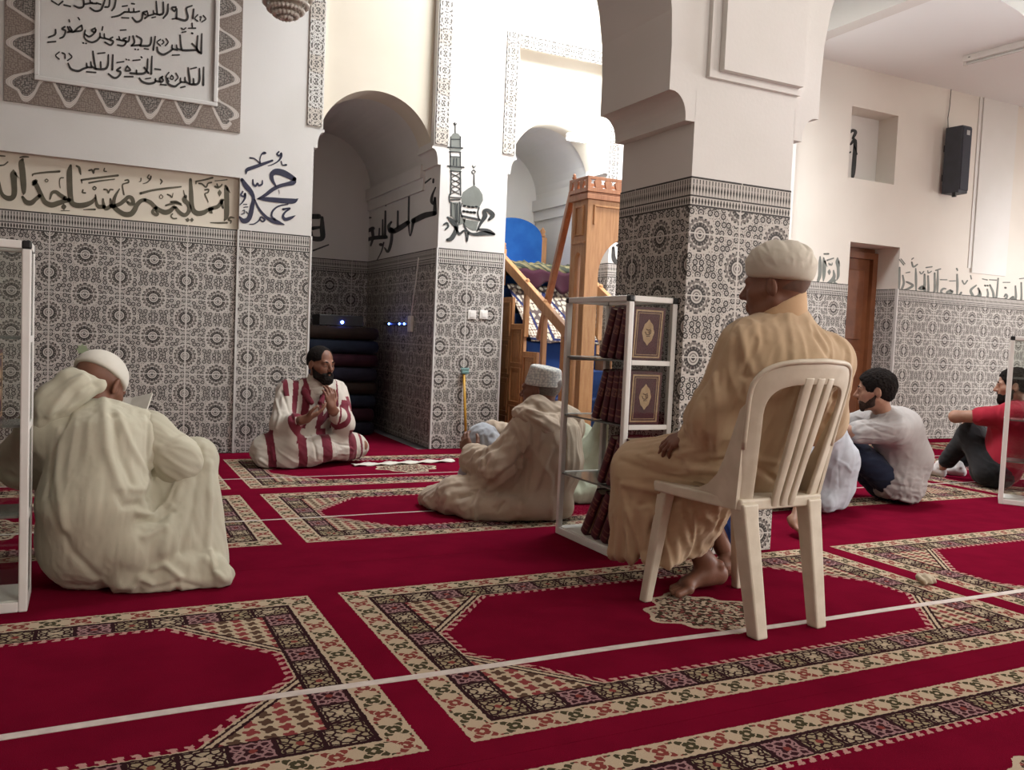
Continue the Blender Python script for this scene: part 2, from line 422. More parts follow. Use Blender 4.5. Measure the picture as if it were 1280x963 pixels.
# door set back in its reveal
dm = M['door'] = mottle('brown door wood', (.23,.085,.035), (.17,.06,.025), 6, .45, .2, 40)
d = MB(); d.box(DX0,DX1,QY+.33,QY+.45,0,DZ); dw = struct(d, 'door_1', dm)
d = MB(); d.box(DX0,DX0+.07,QY+.28,QY+.34,0,DZ-.05); d.box(DX1-.07,DX1,QY+.28,QY+.34,0,DZ-.05); d.box(DX0+.07,DX1-.07,QY+.28,QY+.34,DZ-.12,DZ-.05)
d.build('door_frame', dm, dw)
d = MB(); d.box(DX0+.16,DX1-.16,QY+.31,QY+.335,.2,.95); d.box(DX0+.16,DX1-.16,QY+.31,QY+.335,1.08,1.85); d.build('door_panel', dm, dw, bevmod=.008)
# niche interiors: side walls, back wall, barrel vault
def niche(x0, x1, splay, yb, name, mats, zt=ZT):
    n = MB(); y0 = QY+.35; cx = (x0+x1)/2
    n.quad((x0,y0,zt),(x0,yb,zt),(x0,yb,2.36),(x0,y0,2.36)); n.quad((x1,y0,zt),(x1-splay,yb,zt),(x1-splay,yb,2.36),(x1,y0,2.36))
    n.quad((x0,yb,zt),(x1-splay,yb,zt),(x1-splay,yb,3.2),(x0,yb,3.2))
    for z0, z1, o in ((2.15,2.25,.02),(2.25,2.36,.045)):               # cornice under the vault
        n.box(x0-.02,x0+o,y0,yb,z0,z1); n.prism([(x1+.02,y0),(x1-o,y0),(x1-splay-o,yb),(x1-splay+.02,yb)], lambda x,y,z0=z0: (x,y,z0), lambda x,y,z1=z1: (x,y,z1))
    r = (x1-x0)/2
    pr = [(p[0],p[1]) for p in arc(cx, 2.36, r, 0, PI, 24)]
    for p, q in zip(pr, pr[1:]): n.quad((p[0],y0,p[1]),(p[0]-splay/2,yb,p[1]),(q[0]-splay/2,yb,q[1]),(q[0],y0,q[1])).smooth = True
    o = struct(n, name, mats)
    t = MB(); t.quad((x0,y0,0),(x0,yb,0),(x0,yb,zt),(x0,y0,zt)); t.quad((x1,y0,0),(x1-splay,yb,0),(x1-splay,yb,zt),(x1,y0,zt)); t.quad((x0,yb,0),(x1-splay,yb,0),(x1-splay,yb,zt),(x0,yb,zt))
    struct(t, name+'_tiling', M['tile_wall']); return o
niche(N1[0], N1[1], .0, 8.55, 'wall_niche_left', M['plaster'])
niche(N2[0], N2[1], .0, 8.05, 'wall_niche_right', M['plaster'])
# arcade between camera and qibla wall, on square pillars
AY0, AY1 = 3.05, 3.60
PX0, PX1 = 2.325, 2.89
ar = MB()
def arch_pts(x0, x1, z, steps=28):
    """underside of one arch, from right springing to left"""
    cx = (x0+x1)/2; r = (x1-x0)/2; p = [(x1,z)] + arc(cx, z+.16, r, 0, PI, steps) + [(x0,z)]
    return p
LW = (-.50, 2.185); RW = (3.035, 5.87); RW2 = (6.72, 9.4)
poly = [(12.5,CEIL+.1),(12.5,2.04)] + [(10.1,2.04)] + arch_pts(*RW2, 2.04) + arch_pts(*RW, 2.04) + arch_pts(*LW, 2.04) + [(-5,2.04),(-5,4.7),(6.03,4.7),(6.03,CEIL+.1)]
yprism(ar, poly, AY0, AY1)
for x0, x1 in ((-1.2,-.64),(PX0,PX1),(6.02,6.58),(9.55,10.1)):
    ar.box(x0,x1,AY0,AY1,1.675,2.04)
for x, s, o in ((-.64,1,.14),(PX0,-1,.14),(PX1,1,.145),(6.02,-1,.15),(6.58,1,.14),(9.55,-1,.15)):
    corbel(ar, x, s, 1.905, 2.04, o, AY0, AY1)
ar.box(-5,-1.2,AY0,AY1,1.675,2.04)
# raised panel above the pillar
ar.prism([(2.375,2.10),(2.895,2.10),(2.895,4.6),(2.375,4.6)], lambda x,z:(x,AY0+.01,z), lambda x,z:(x,AY0-.022,z))
ar.prism([(2.425,2.13),(2.88,2.13),(2.88,4.6),(2.425,4.6)], lambda x,z:(x,AY0+.01,z), lambda x,z:(x,AY0-.055,z))
ar.prism([(AY1-.02,2.04),(AY1,2.04)]+[(5.5+1.9*math.cos(t), min(CEIL-.004, 2.10+1.9*math.sin(t))) for t in np.linspace(PI,.5646,33)]+[(QY-.097,4.65),(AY1-.02,4.65)], lambda y,z:(6.04,y,z), lambda y,z:(6.20,y,z))
struct(ar, 'wall_arcade', M['plaster'])
pt = MB()
for x0, x1 in ((-1.2,-.64),(PX0-.004,PX1+.004),(6.02,6.58),(9.55,10.1)): pt.box(x0,x1,AY0-.004,AY1+.004,0.001,1.675,.003)
struct(pt, 'wall_arcade_tiling', M['tile_pillar'])
# ------------------------------------------------------------------ carved friezes
def strip(mb, p0, p1, nrm_w, u0=0):
    """flat carved strip in the wall plane from p0 to p1, width vector nrm_w"""
def frieze(name, mat, rects, y, parent):
    """rects: (x0,x1,z0,z1,axis) ; carved slabs 12 mm proud"""
    me = bpy.data.meshes.new(name); bm = bmesh.new(); uvl = bm.loops.layers.uv.new('UVMap')
    for poly_, ax, org in rects:
        a = [bm.verts.new((x, y-.012, z)) for x, z in poly_]; b = [bm.verts.new((x, y+.004, z)) for x, z in poly_]
        fs = [bm.faces.new(a)] + [bm.faces.new((a[(k+1)%len(a)],a[k],b[k],b[(k+1)%len(b)])) for k in range(len(a))]
        for f in fs:
            for l in f.loops:
                co = l.vert.co; du, dv = co.x-org[0], co.z-org[1]
                l[uvl].uv = (du, dv) if ax == 'x' else ((dv, du) if ax == 'z' else (dv, -du))
                if ax == 'X': l[uvl].uv = (du, -dv)
    bmesh.ops.recalc_face_normals(bm, faces=bm.faces); bm.to_mesh(me); bm.free()
    return link(name, me, mat, parent)
def r4(x0,x1,z0,z1): return [(x0,z0),(x1,z0),(x1,z1),(x0,z1)]
# mitred frame round the inscription panel
O = (-.515,.965,2.34,3.70); I = (-.315,.775,2.53,3.55)
frieze('carved_frame', M['frieze_zig'], [
    ([(O[0],O[2]),(O[1],O[2]),(I[1],I[2]),(I[0],I[2])],'x',(O[0],O[2])),
    ([(O[1],O[2]),(O[1],O[3]),(I[1],I[3]),(I[1],I[2])],'Z',(O[1],O[2])),
    ([(O[0],O[2]),(I[0],I[2]),(I[0],I[3]),(O[0],O[3])],'z',(O[0],O[2])),
    ([(O[0],O[3]),(I[0],I[3]),(I[1],I[3]),(O[1],O[3])],'X',(O[0],O[3]))], QY, WALL)
mo = MB()
for x0,x1,z0,z1 in ((I[0]-.03,I[1]+.03,I[2]-.03,I[2]),(I[0]-.03,I[1]+.03,I[3],I[3]+.03),(I[0]-.03,I[0],I[2],I[3]),(I[1],I[1]+.03,I[2],I[3])): mo.box(x0,x1,QY-.022,QY+.01,z0,z1,.006)
mo.build('panel_moulding', M['plaster'], WALL)
FT = 3.47
frieze('carved_strip', M['frieze'], [(r4(N1[0]-.055,N1[0]+.055,2.47,4.0),'z',(N1[0]-.055,2.47)), (r4(N1[1]-.055,N1[1]+.055,2.47,4.0),'z',(N1[1]-.055,2.47))], QY, WALL)
frieze('carved_strip', M['frieze'], [(r4(N2[0]-.055,N2[0]+.055,2.47,FT),'z',(N2[0]-.055,2.47)), (r4(N2[1]-.055,N2[1]+.055,2.2,FT),'z',(N2[1]-.055,2.2)),
    (r4(N2[0]+.055,N2[1]-.055,FT-.11,FT),'x',(N2[0]+.055,FT-.11))], QY-.0, WALL)
# ------------------------------------------------------------------ prayer carpet: five rolls laid side by side
def roll(name, y0, y1, x0, my0, L, label):
    c = MB(); c.box(-4.95,12.45,y0+.0008,min(y1,6.59)-.0008,-.0115,0)
    if y1 > 6.6:
        for nx0, nx1 in ((1.51,2.42),(3.14,4.15),(7.13,7.85)): c.box(nx0,nx1,6.59,8.0 if nx0<7 else 6.9,-.0115,0)
    o = c.build(name, carpet_material('carpet pile '+name, x0, my0, L))
    return tag(o, label, 'carpet', 'carpet rolls on the floor')
roll('prayer_carpet', -3.4, .395, .82-2.42*2-.1, -2.8, 1.21, 'red prayer carpet roll at the bottom edge, nearest the viewer')
roll('prayer_carpet', .395, 1.70, .82-2.42*2, .420, 1.205, 'red patterned prayer carpet roll in the lower right corner')
roll('prayer_carpet', 1.70, 3.40, .82-2.42*2, 1.785, 1.225, 'red patterned prayer carpet roll under the plastic chair')
roll('prayer_carpet', 3.40, 5.03, .88-2.42*2, 3.77, 1.17, 'red patterned prayer carpet roll under the seated man by the bookcase')
roll('prayer_carpet', 5.03, 9.3, .86-2.42*2, 5.13, 1.15, 'red patterned prayer carpet roll along the tiled wall, under the imam')
wl = mottle('white row tape', (.62,.55,.50), (.52,.45,.42), 30, .9)
for y, w_, lab in ((2.19,.030,'white tape line across the carpet, the nearest, under the plastic chair'),(4.265,.014,'thin white tape line across the carpet, the middle one'),(5.46,.012,'thin white tape line across the carpet, farthest, before the striped robe')):
    t = MB()
    xs = np.linspace(-4.9, 12, 120)
    for a, b in zip(xs, xs[1:]):
        f = lambda x: y+.006*math.sin(x*1.7)+.004*math.sin(x*5.1)
        t.quad((a,f(a)-w_/2,.0015),(b,f(b)-w_/2,.0015),(b,f(b)+w_/2,.0015),(a,f(a)+w_/2,.0015))
    bmesh.ops.remove_doubles(t.b, verts=t.b.verts, dist=1e-4)
    o = t.build('row_tape', wl); m_ = o.modifiers.new('thick','SOLIDIFY'); m_.thickness = .0015
    tag(o, lab, 'tape', 'white row lines on the carpet')
# ------------------------------------------------------------------ soft modelling: blended volumes turned into one skin
def A3(v): return np.array((v[0],v[1],v[2]), float)
class Vol:
    def __init__(s): s.o = []
    def cap(s, a, b, ra, rb=None, k=.03, n=None, f=1, mode='u'):
        s.o.append((mode,'cap',A3(a),A3(b),ra,ra if rb is None else rb,k,None if n is None else A3(n)/np.linalg.norm(A3(n)),f)); return s
    def chain(s, pts, rad, k=.03, n=None, f=1, mode='u'):
        rad = rad if hasattr(rad,'__len__') else [rad]*len(pts)
        for i in range(len(pts)-1): s.cap(pts[i],pts[i+1],rad[i],rad[i+1],k,n,f,mode)
        return s
    def ball(s, c, r, k=.03, mode='u'): return s.cap(c,c,r,r,k,None,1,mode)
    def ell(s, c, r, ax=None, k=.03, mode='u'):
        ax = np.eye(3) if ax is None else np.array([A3(a) for a in ax])
        s.o.append((mode,'ell',A3(c),np.array(r,float),ax,k)); return s
    def cut(s, p, n, k=.0): s.o.append(('i','pl',A3(p),A3(n)/np.linalg.norm(A3(n)),k)); return s
    def bounds(s, h):
        lo = np.full(3,1e9); hi = -lo
        for o in s.o:
            if o[0] != 'u': continue
            l, u = s.bb(o); lo = np.minimum(lo,l); hi = np.maximum(hi,u)
        return lo-4*h, hi+4*h
    def bb(s, o):
        if o[1] == 'cap':
            r = max(o[4],o[5]); return np.minimum(o[2],o[3])-r, np.maximum(o[2],o[3])+r
        e = np.sqrt(((o[4]*o[3][:,None])**2).sum(0)); return o[2]-e, o[2]+e
    def mesh(s, h):
        lo, hi = s.bounds(h); n = np.ceil((hi-lo)/h).astype(int)+1
        D = np.full(n, .2, np.float32); gx = [ (lo[i]+h*np.arange(n[i])).astype(np.float32) for i in range(3)]
        for o in s.o:
            if o[1] == 'pl':
                p, nn = o[2], o[3]
                d = (gx[0][:,None,None]-p[0])*nn[0]+(gx[1][None,:,None]-p[1])*nn[1]+(gx[2][None,None,:]-p[2])*nn[2]
                k = o[4]
                if k: hh = np.maximum(k-np.abs(D-d),0)/k; D = np.maximum(D,d)+hh*hh*k/4
                else: D = np.maximum(D,d)
                continue
            l, u = s.bb(o); k = o[6] if o[1]=='cap' else o[5]; m = k+3*h
            i0 = np.maximum(np.floor((l-m-lo)/h).astype(int),0); i1 = np.minimum(np.ceil((u+m-lo)/h).astype(int)+1,n)
            if (i1<=i0).any(): continue
            X = gx[0][i0[0]:i1[0],None,None]; Y = gx[1][None,i0[1]:i1[1],None]; Z = gx[2][None,None,i0[2]:i1[2]]
            if o[1] == 'cap':
                a, b = o[2].astype(np.float32), o[3].astype(np.float32); ba = b-a; L = float(ba@ba)
                px, py, pz = X-a[0], Y-a[1], Z-a[2]
                if L > 1e-12: t = np.clip((px*ba[0]+py*ba[1]+pz*ba[2])/L,0,1)
                else: t = np.float32(0)
                qx, qy, qz = px-t*ba[0], py-t*ba[1], pz-t*ba[2]
                q2 = qx*qx+qy*qy+qz*qz
                if o[7] is not None:
                    nn = o[7]; q2 = q2 + (o[8]**2-1)*(qx*nn[0]+qy*nn[1]+qz*nn[2])**2
                d = np.sqrt(q2) - (o[4]+t*(o[5]-o[4]))
            else:
                c, r, ax = o[2], o[3], o[4]; px, py, pz = X-np.float32(c[0]), Y-np.float32(c[1]), Z-np.float32(c[2])
                e0 = e1 = 0
                for j in range(3):
                    q = (px*ax[j,0]+py*ax[j,1]+pz*ax[j,2])/r[j]; e0 = e0+q*q; e1 = e1+(q/r[j])**2
                d = np.sqrt(e0)*(np.sqrt(e0)-1)/np.sqrt(e1+1e-9)
            d = d.astype(np.float32)
            S = D[i0[0]:i1[0],i0[1]:i1[1],i0[2]:i1[2]]
            if o[0] == 'u':
                if k: hh = np.maximum(k-np.abs(S-d),0)/k; S[...] = np.minimum(S,d)-hh*hh*k/4
                else: S[...] = np.minimum(S,d)
            elif o[0] == 's':
                d = -d
                if k: hh = np.maximum(k-np.abs(S-d),0)/k; S[...] = np.maximum(S,d)+hh*hh*k/4
                else: S[...] = np.maximum(S,d)
        if lo[2] < .003: D = np.maximum(D, (.003-gx[2])[None,None,:].astype(np.float32))
        return nets(D, lo, h)
def nets(D, lo, h):
    s = D < 0; n = np.array(D.shape)
    cnt = np.zeros(n-1, np.int8)
    for i in (0,1):
        for j in (0,1):
            for k in (0,1): cnt += s[i:n[0]-1+i, j:n[1]-1+j, k:n[2]-1+k]
    act = np.argwhere((cnt>0)&(cnt<8)); idx = np.full(n-1,-1,np.int64); idx[tuple(act.T)] = np.arange(len(act))
    acc = np.zeros((len(act),3)); num = np.zeros(len(act))
    cor = [(i,j,k) for i in (0,1) for j in (0,1) for k in (0,1)]
    val = {c: D[act[:,0]+c[0],act[:,1]+c[1],act[:,2]+c[2]] for c in cor}
    for c in cor:
        for ax in range(3):
            if c[ax]: continue
            e = list(c); e[ax] = 1; e = tuple(e); a, b = val[c], val[e]; x = (a<0)!=(b<0)
            t = a/(a-b+1e-20*(a==b)); p = np.tile(np.array(c,float),(len(act),1)); p[:,ax] = t
            acc[x] += p[x]; num[x] += 1
    V = lo + h*(act + acc/num[:,None])
    F = []
    for ax in range(3):
        b, c = [(1,2),(2,0),(0,1)][ax]
        sl0 = [slice(None)]*3; sl1 = [slice(None)]*3; sl0[ax] = slice(0,-1); sl1[ax] = slice(1,None)
        ch = np.argwhere(s[tuple(sl0)]!=s[tuple(sl1)])
        ok = (ch[:,b]>0)&(ch[:,c]>0)&(ch[:,b]<n[b]-1)&(ch[:,c]<n[c]-1); ch = ch[ok]
        flip = s[tuple(sl0)][tuple(ch.T)]
        q = []
        for db, dc in ((-1,-1),(0,-1),(0,0),(-1,0)):
            e = ch.copy(); e[:,b] += db; e[:,c] += dc; q.append(idx[tuple(e.T)])
        q = np.stack(q,1); q[~flip] = q[~flip][:,::-1]; F.append(q)
    return V, np.concatenate(F)
def vnormals(V, F):
    n = np.cross(V[F[:,2]]-V[F[:,0]], V[F[:,3]]-V[F[:,1]]); N = np.zeros_like(V)
    for i in range(4): np.add.at(N, F[:,i], n)
    return N/np.maximum(np.linalg.norm(N,axis=1,keepdims=True),1e-12)
def relax(V, F, it=2, lam=.5):
    for _ in range(it):
        S = np.zeros_like(V); c = np.zeros(len(V))
        for i in range(4):
            for j in (1,3): np.add.at(S, F[:,i], V[F[:,(i+j)%4]]); np.add.at(c, F[:,i], 1)
        V = V + lam*(S/c[:,None]-V)
    return V
def _hash(i, j, k, seed):
    x = (i*374761393 + j*668265263 + k*2147483647 + seed*974634777) & 0xffffffff
    x = ((x ^ (x >> 13))*1274126177) & 0xffffffff
    return ((x ^ (x >> 16)) & 0xffff)/65535.0
def vnoise(P, seed=0):
    P = np.asarray(P); i = np.floor(P).astype(np.int64); f = P-i; f = f*f*(3-2*f); r = 0
    for a in (0,1):
        for b in (0,1):
            for c in (0,1):
                w = (f[:,0] if a else 1-f[:,0])*(f[:,1] if b else 1-f[:,1])*(f[:,2] if c else 1-f[:,2])
                r = r + w*_hash(i[:,0]+a, i[:,1]+b, i[:,2]+c, seed)
    return r*2-1
def folds(P, along, wid, length, amp, seed=0, sharp=True):
    """long soft ridges running in direction `along`"""
    a = A3(along); a /= np.linalg.norm(a); q = (P@a)[:,None]*a; across = P-q
    Q = across/wid + q/length
    v = vnoise(Q, seed) + .45*vnoise(Q*2.1+7, seed+1)
    if sharp: v = 1-2*np.abs(v); 
    return amp*v
def polydist(P, pts):
    d = np.full(len(P), 9.)
    for a, b in zip(pts, pts[1:]):
        a, b = A3(a), A3(b); ba = b-a; t = np.clip(((P-a)@ba)/max(ba@ba,1e-12),0,1)
        d = np.minimum(d, np.linalg.norm(P-a-t[:,None]*ba, axis=1))
    return d
from mathutils.bvhtree import BVHTree
def creases(V, F, lines):
    """lines: ([(px,py),...], half width m, height m): soft ridges (+) or grooves (-) laid on the cloth where those photo points fall"""
    bvh = BVHTree.FromPolygons([tuple(v) for v in V], [tuple(f) for f in F]); N = vnormals(V,F); o = Vector((0,0,EYE)); out = np.zeros(len(V))
    for pts, wd, amp in lines:
        p3 = []
        for a, b in zip(pts, pts[1:]):
            for t in np.linspace(0,1,5)[:-1]:
                h = bvh.ray_cast(o, ray(a[0]+(b[0]-a[0])*t, a[1]+(b[1]-a[1])*t).normalized())
                if h[0] is not None: p3.append(h[0])
        h = bvh.ray_cast(o, ray(*pts[-1]).normalized())
        if h[0] is not None: p3.append(h[0])
        p3 = [p for i, p in enumerate(p3) if i == 0 or (p-p3[i-1]).length < .14]
        if len(p3) < 2: continue
        c = np.mean([A3(p) for p in p3],0); R = max(np.linalg.norm(A3(p)-c) for p in p3)+4*wd
        m = np.linalg.norm(V-c,axis=1) < R
        d = polydist(V[m], p3)
        L = len(p3)
        out[m] += amp*np.exp(-(d/wd)**2)
    return V + N*out[:,None]
def skin(name, V, F, mat, parent=None, mats=None, world=True):
    me = bpy.data.meshes.new(name); F = np.asarray(F)
    me.vertices.add(len(V)); me.vertices.foreach_set('co', np.asarray(V,np.float32).ravel())
    me.loops.add(F.size); me.loops.foreach_set('vertex_index', F.astype(np.int32).ravel())
    me.polygons.add(len(F)); me.polygons.foreach_set('loop_start', np.arange(0,F.size,4,dtype=np.int32))
    if mats is not None: me.polygons.foreach_set('material_index', np.asarray(mats,np.int32))
    me.update(); me.validate(); me.polygons.foreach_set('use_smooth', np.ones(len(me.polygons),bool))
    return link(name, me, mat, parent, world)
def join(*ms):
    V, F, o = [], [], 0
    for v, f in ms: V.append(v); F.append(np.asarray(f)+o); o += len(v)
    return np.concatenate(V), np.concatenate(F)
def frame(fwd, up=(0,0,1)):
    f = A3(fwd); f /= np.linalg.norm(f); u = A3(up); l = np.cross(u,f); l /= np.linalg.norm(l); u = np.cross(f,l); return f, l, u
class Loc:
    """local axes: forward, left, up"""
    def __init__(s, c, fwd, up=(0,0,1), sc=1): s.c = A3(c); s.f, s.l, s.u = frame(fwd, up); s.s = sc
    def __call__(s, f, l, u): return s.c + s.s*(f*s.f+l*s.l+u*s.u)
    @property
    def ax(s): return (s.f, s.l, s.u)
# ------------------------------------------------------------------ anatomy
def head_vol(H, neck_to=None, ears=True, nose=1.0):
    v = Vol(); e = H.s
    v.ell(H(-.014,0,.034), (.100*e,.077*e,.089*e), H.ax, .02)
    v.ell(H(.028,0,-.040), (.066*e,.058*e,.078*e), H.ax, .03*e)
    for s in (1,-1):
        v.cap(H(-.012,s*.050,-.052), H(.052,s*.022,-.098), .019*e, .018*e, .02*e)
        v.cap(H(.058,s*.044,-.022), H(.02,s*.060,-.018), .018*e, .014*e, .025*e)
    v.ball(H(.066,0,-.100), .020*e, .02*e)
    v.cap(H(.078,-.034,.016), H(.078,.034,.016), .014*e, .014*e, .018*e)
    for s in (1,-1): v.ball(H(.099,s*.031,-.003), .014*e, .012*e, 's'); v.ell(H(.0725,s*.031,-.004), (.0145*e,.0165*e,.0125*e), H.ax, .006*e)
    v.cap(H(.088,0,.010), H(.110*nose,0,-.028), .008*e, .0125*e, .012*e)
    for s in (1,-1): v.ball(H(.098,s*.011,-.033), .0085*e, .008*e)
    v.cap(H(.088,-.017,-.061), H(.088,.017,-.061), .0065*e, None, .008*e); v.cap(H(.086,-.015,-.074), H(.086,.015,-.074), .008*e, None, .008*e)
    v.cap(H(.099,-.02,-.0675), H(.099,.02,-.0675), .003*e, None, .004*e, mode='s')
    if ears:
        for s in (1,-1):
            v.ell(H(-.012,s*.080,-.006), (.019*e,.010*e,.033*e), frame(H.f*.9+H.l*s*-.35-.2*H.u, H.u), .008*e)
            v.ell(H(-.006,s*.090,-.002), (.010*e,.006*e,.018*e), H.ax, .006*e, 's')
    n2 = H(-.045,0,-.20) if neck_to is None else A3(neck_to)
    v.cap(H(-.026,0,-.06), n2, .050*e, .056*e, .03*e)
    return v
def hand_vol(W, D, N, side, curl=(.5,.55,.6,.65), thumb=.5, sc=1.0, spread=.06, v=None):
    """W wrist, D towards the knuckles, N out of the back of the hand, side +1: thumb on D x N"""
    v = v or Vol(); W = A3(W); D = A3(D)/np.linalg.norm(A3(D)); N = A3(N); N = N-D*(N@D); N /= np.linalg.norm(N); S = np.cross(D,N)*side
    p = lambda d, s, n: W + sc*(d*D+s*S+n*N)
    v.cap(p(-.03,0,0), p(.02,0,0), .026*sc, .026*sc, .02*sc, N, 1.25)
    for s0, s1, d1 in ((.016,.027,.082),(.004,.009,.086),(-.008,-.010,.080),(-.018,-.027,.070)):
        v.cap(p(.015,s0,0), p(d1,s1,.002), .0150*sc, .0115*sc, .012*sc)
    for i, (s1, d1, L, r) in enumerate(((.027,.084,.074,.0092),(.009,.089,.083,.0094),(-.010,.083,.077,.0090),(-.027,.072,.060,.0080))):
        a = p(d1,s1,.002); c = curl[i]; ang = 0; q = a; rr = r*sc
        fan = S*(s1/.027)*spread
        for j, (fr, m) in enumerate(((.46,.8),(.30,1.1),(.24,.8))):
            ang += c*m; dr = D*math.cos(ang)-N*math.sin(ang)+fan*math.cos(ang); dr /= np.linalg.norm(dr)
            q2 = q+dr*L*fr*sc; v.cap(q, q2, rr, rr*.93, .004*sc); q = q2; rr *= .93
    a = p(.018,.024,-.006); d1 = D*.55+S*.75-N*(.2+thumb*.3); d1 /= np.linalg.norm(d1); b = a+d1*.046*sc
    d2 = D*.85+S*(.45-thumb*.5)-N*(.15+thumb*.35); d2 /= np.linalg.norm(d2); c = b+d2*.033*sc; d3 = D*.9+S*(.25-thumb*.6)-N*(.1+thumb*.4); d3 /= np.linalg.norm(d3)
    v.cap(a,b,.0155*sc,.0115*sc,.012*sc); v.cap(b,c,.0108*sc,.0098*sc,.004*sc); v.cap(c,c+d3*.026*sc,.0098*sc,.0082*sc,.004*sc)
    return v
def foot_vol(heel, toe, sc=1.0, ankle=None, up=(0,0,1), v=None):
    """bare foot: heel and toe points on the ground"""
    v = v or Vol(); h, t = A3(heel), A3(toe); F = Loc(h, t-h, up, np.linalg.norm(t-h)/.25)
    e = F.s
    v.cap(F(.025,0,.030), F(.09,0,.045), .030*e, .030*e, .02*e); v.cap(F(.09,0,.045), F(.175,.006,.022), .032*e, .022*e, .03*e)
    v.cap(F(.15,-.028,.018), F(.19,.03,.018), .018*e, .018*e, .02*e); v.cap(F(.03,0,.02), F(.16,-.02,.016), .026*e, .018*e, .02*e)
    for i, (l, d, r) in enumerate(((.032,.238,.0125),(.012,.240,.0092),(-.004,.232,.0088),(-.018,.222,.0084),(-.032,.208,.0082))):
        v.cap(F(.185-.004*i,l*.95,.017), F(d,l,.011), r*1.05*e, r*e, .006*e)
    an = F(.035,0,.075) if ankle is None else A3(ankle)
    v.cap(F(.04,0,.045), an, .034*e, .034*e, .02*e)
    for s in (1,-1): v.ball(F(.045,s*.028,.072), .014*e, .014*e)
    return v
M['skin'] = mottle('tanned skin', (.30,.15,.09), (.25,.12,.07), 18, .5, .08, 300, .35)
M['skin_dark'] = mottle('brown skin', (.215,.098,.062), (.17,.076,.048), 18, .5, .08, 300, .35)
M['skin_fair'] = mottle('light brown skin', (.40,.22,.15), (.34,.175,.115), 18, .5, .08, 300, .35)
M['hair'] = mottle('black hair', (.010,.008,.008), (.018,.014,.012), 60, .85, .5, 500, .08)
M['grey_hair'] = mottle('greying stubble', (.23,.20,.18), (.15,.125,.11), 120, .8, .3, 500, .2)
def cloth(name, c1, c2, scale=10, weave=700, bs=.25, rough=.85, sheen=.1):
    m, b = newmat(name, c1, rough, 0, .15); v = texco()
    setc(b, mixc(sst(noise(v, scale, 4), .3, .7), c1, c2)); bump(b, noise(v, weave, 2), bs, .002)
    b.inputs['Sheen Weight'].default_value = sheen; b.inputs['Sheen Roughness'].default_value = .6; return m
# ------------------------------------------------------------------ plastic chair
M['chair'] = mottle('cream moulded plastic', (.66,.59,.475), (.57,.50,.39), 14, .45, .08, 120)
CH = empty('plastic_chair', (2.10,2.36,0), .07, 'cream white plastic chair under the man in the tan robe', 'chair')
def back_pt(u, z):
    t = (z-.44)/.47; hw = .186+.044*min(1,max(0,t*1.2))
    return Vector((u*hw-.025-.014*t, -.205-.150*t+.085*u*u*(.35+.65*t), z))
def back_mesh(rows, name, mat=M['chair'], thick=.014):
    b = MB()
    for r0, r1 in zip(rows, rows[1:]):
        for i in range(len(r0)-1): b.quad(back_pt(*r0[i]), back_pt(*r0[i+1]), back_pt(*r1[i+1]), back_pt(*r1[i]))
    bmesh.ops.remove_doubles(b.b, verts=b.b.verts, dist=1e-5)
    o = b.build(name, mat, CH, smooth=True)
    m = o.modifiers.new('t','SOLIDIFY'); m.thickness = thick; m.offset = 0
    m = o.modifiers.new('b','BEVEL'); m.width = .004; m.segments = 2; m.limit_method = 'ANGLE'; m.angle_limit = .9
    return o
def se(a, n=2.6): c_, s_ = math.cos(a), math.sin(a); return (math.copysign(abs(c_)**(2/n),c_), math.copysign(abs(s_)**(2/n),s_))
outer, inner = [], []
for z in np.linspace(.435,.70,8): outer.append((-1,z)); inner.append((-.70-.06*(z-.435)/.265, z+.012))
for i in range(1,30):
    a = PI-PI*i/30; x_, z_ = se(a, 5.5); outer.append((x_, .70+z_*.215-.022*x_*x_)); x2, z2 = se(a, 4.5); inner.append((x2*.77, .70+z2*.140-.012*x2*x2))
for z in np.linspace(.70,.435,8): outer.append((1,z)); inner.append((.70+.06*(z-.435)/.265, z+.012))
mid = [((o[0]*2+i[0])/3,(o[1]*2+i[1])/3) for o, i in zip(outer, inner)]; mid2 = [((o[0]+2*i[0])/3,(o[1]+2*i[1])/3) for o, i in zip(outer, inner)]
back_mesh([outer, mid, mid2, inner], 'backrest')
lip = MB(); lip.tube([back_pt(u*.99,z) + Vector((0,-.006,0)) for u, z in outer[5:-5]], .0085, 8); lip.build('backrest_rim', M['chair'], CH, smooth=True)
for c_ in (-.21,0,.21):
    zs = np.linspace(.425,.862,14)
    back_mesh([[(c_-.075,z),(c_,z),(c_+.075,z)] for z in zs], 'back_slat', thick=.016)
st = MB()
def seat_outline(e=0):
    pts = []
    for x, y in ((-.19,-.205),(.19,-.205),(.215,.05),(.218,.20),(.19,.235),(-.19,.235),(-.218,.20),(-.215,.05)): pts.append((x*(1+e),y*(1+e)))
    return pts
st.prism(seat_outline(), lambda x,y: (x-.025,y,.415), lambda x,y: (x-.025,y,.448+.006*(abs(x)>.15)))
o = st.build('seat', M['chair'], CH); m_ = o.modifiers.new('b','BEVEL'); m_.width = .012; m_.segments = 3; m_.limit_method = 'ANGLE'
for s in (-1,1):                                         # scooped side joining backrest and seat
    p = [(-.185,.42),(.16,.425),(.16,.445),(.06,.452),(-.01,.462),(-.06,.485),(-.105,.525),(-.140,.585),(-.175,.66),(-.215,.75),(-.238,.77),(-.226,.67),(-.205,.54)]
    b = MB(); b.prism(p, lambda y,z: (s*(.182+.10*(z-.42))-.025,y,z), lambda y,z: (s*(.197+.10*(z-.42))-.025,y,z)); b.build('side_panel', M['chair'], CH, bevmod=.004)
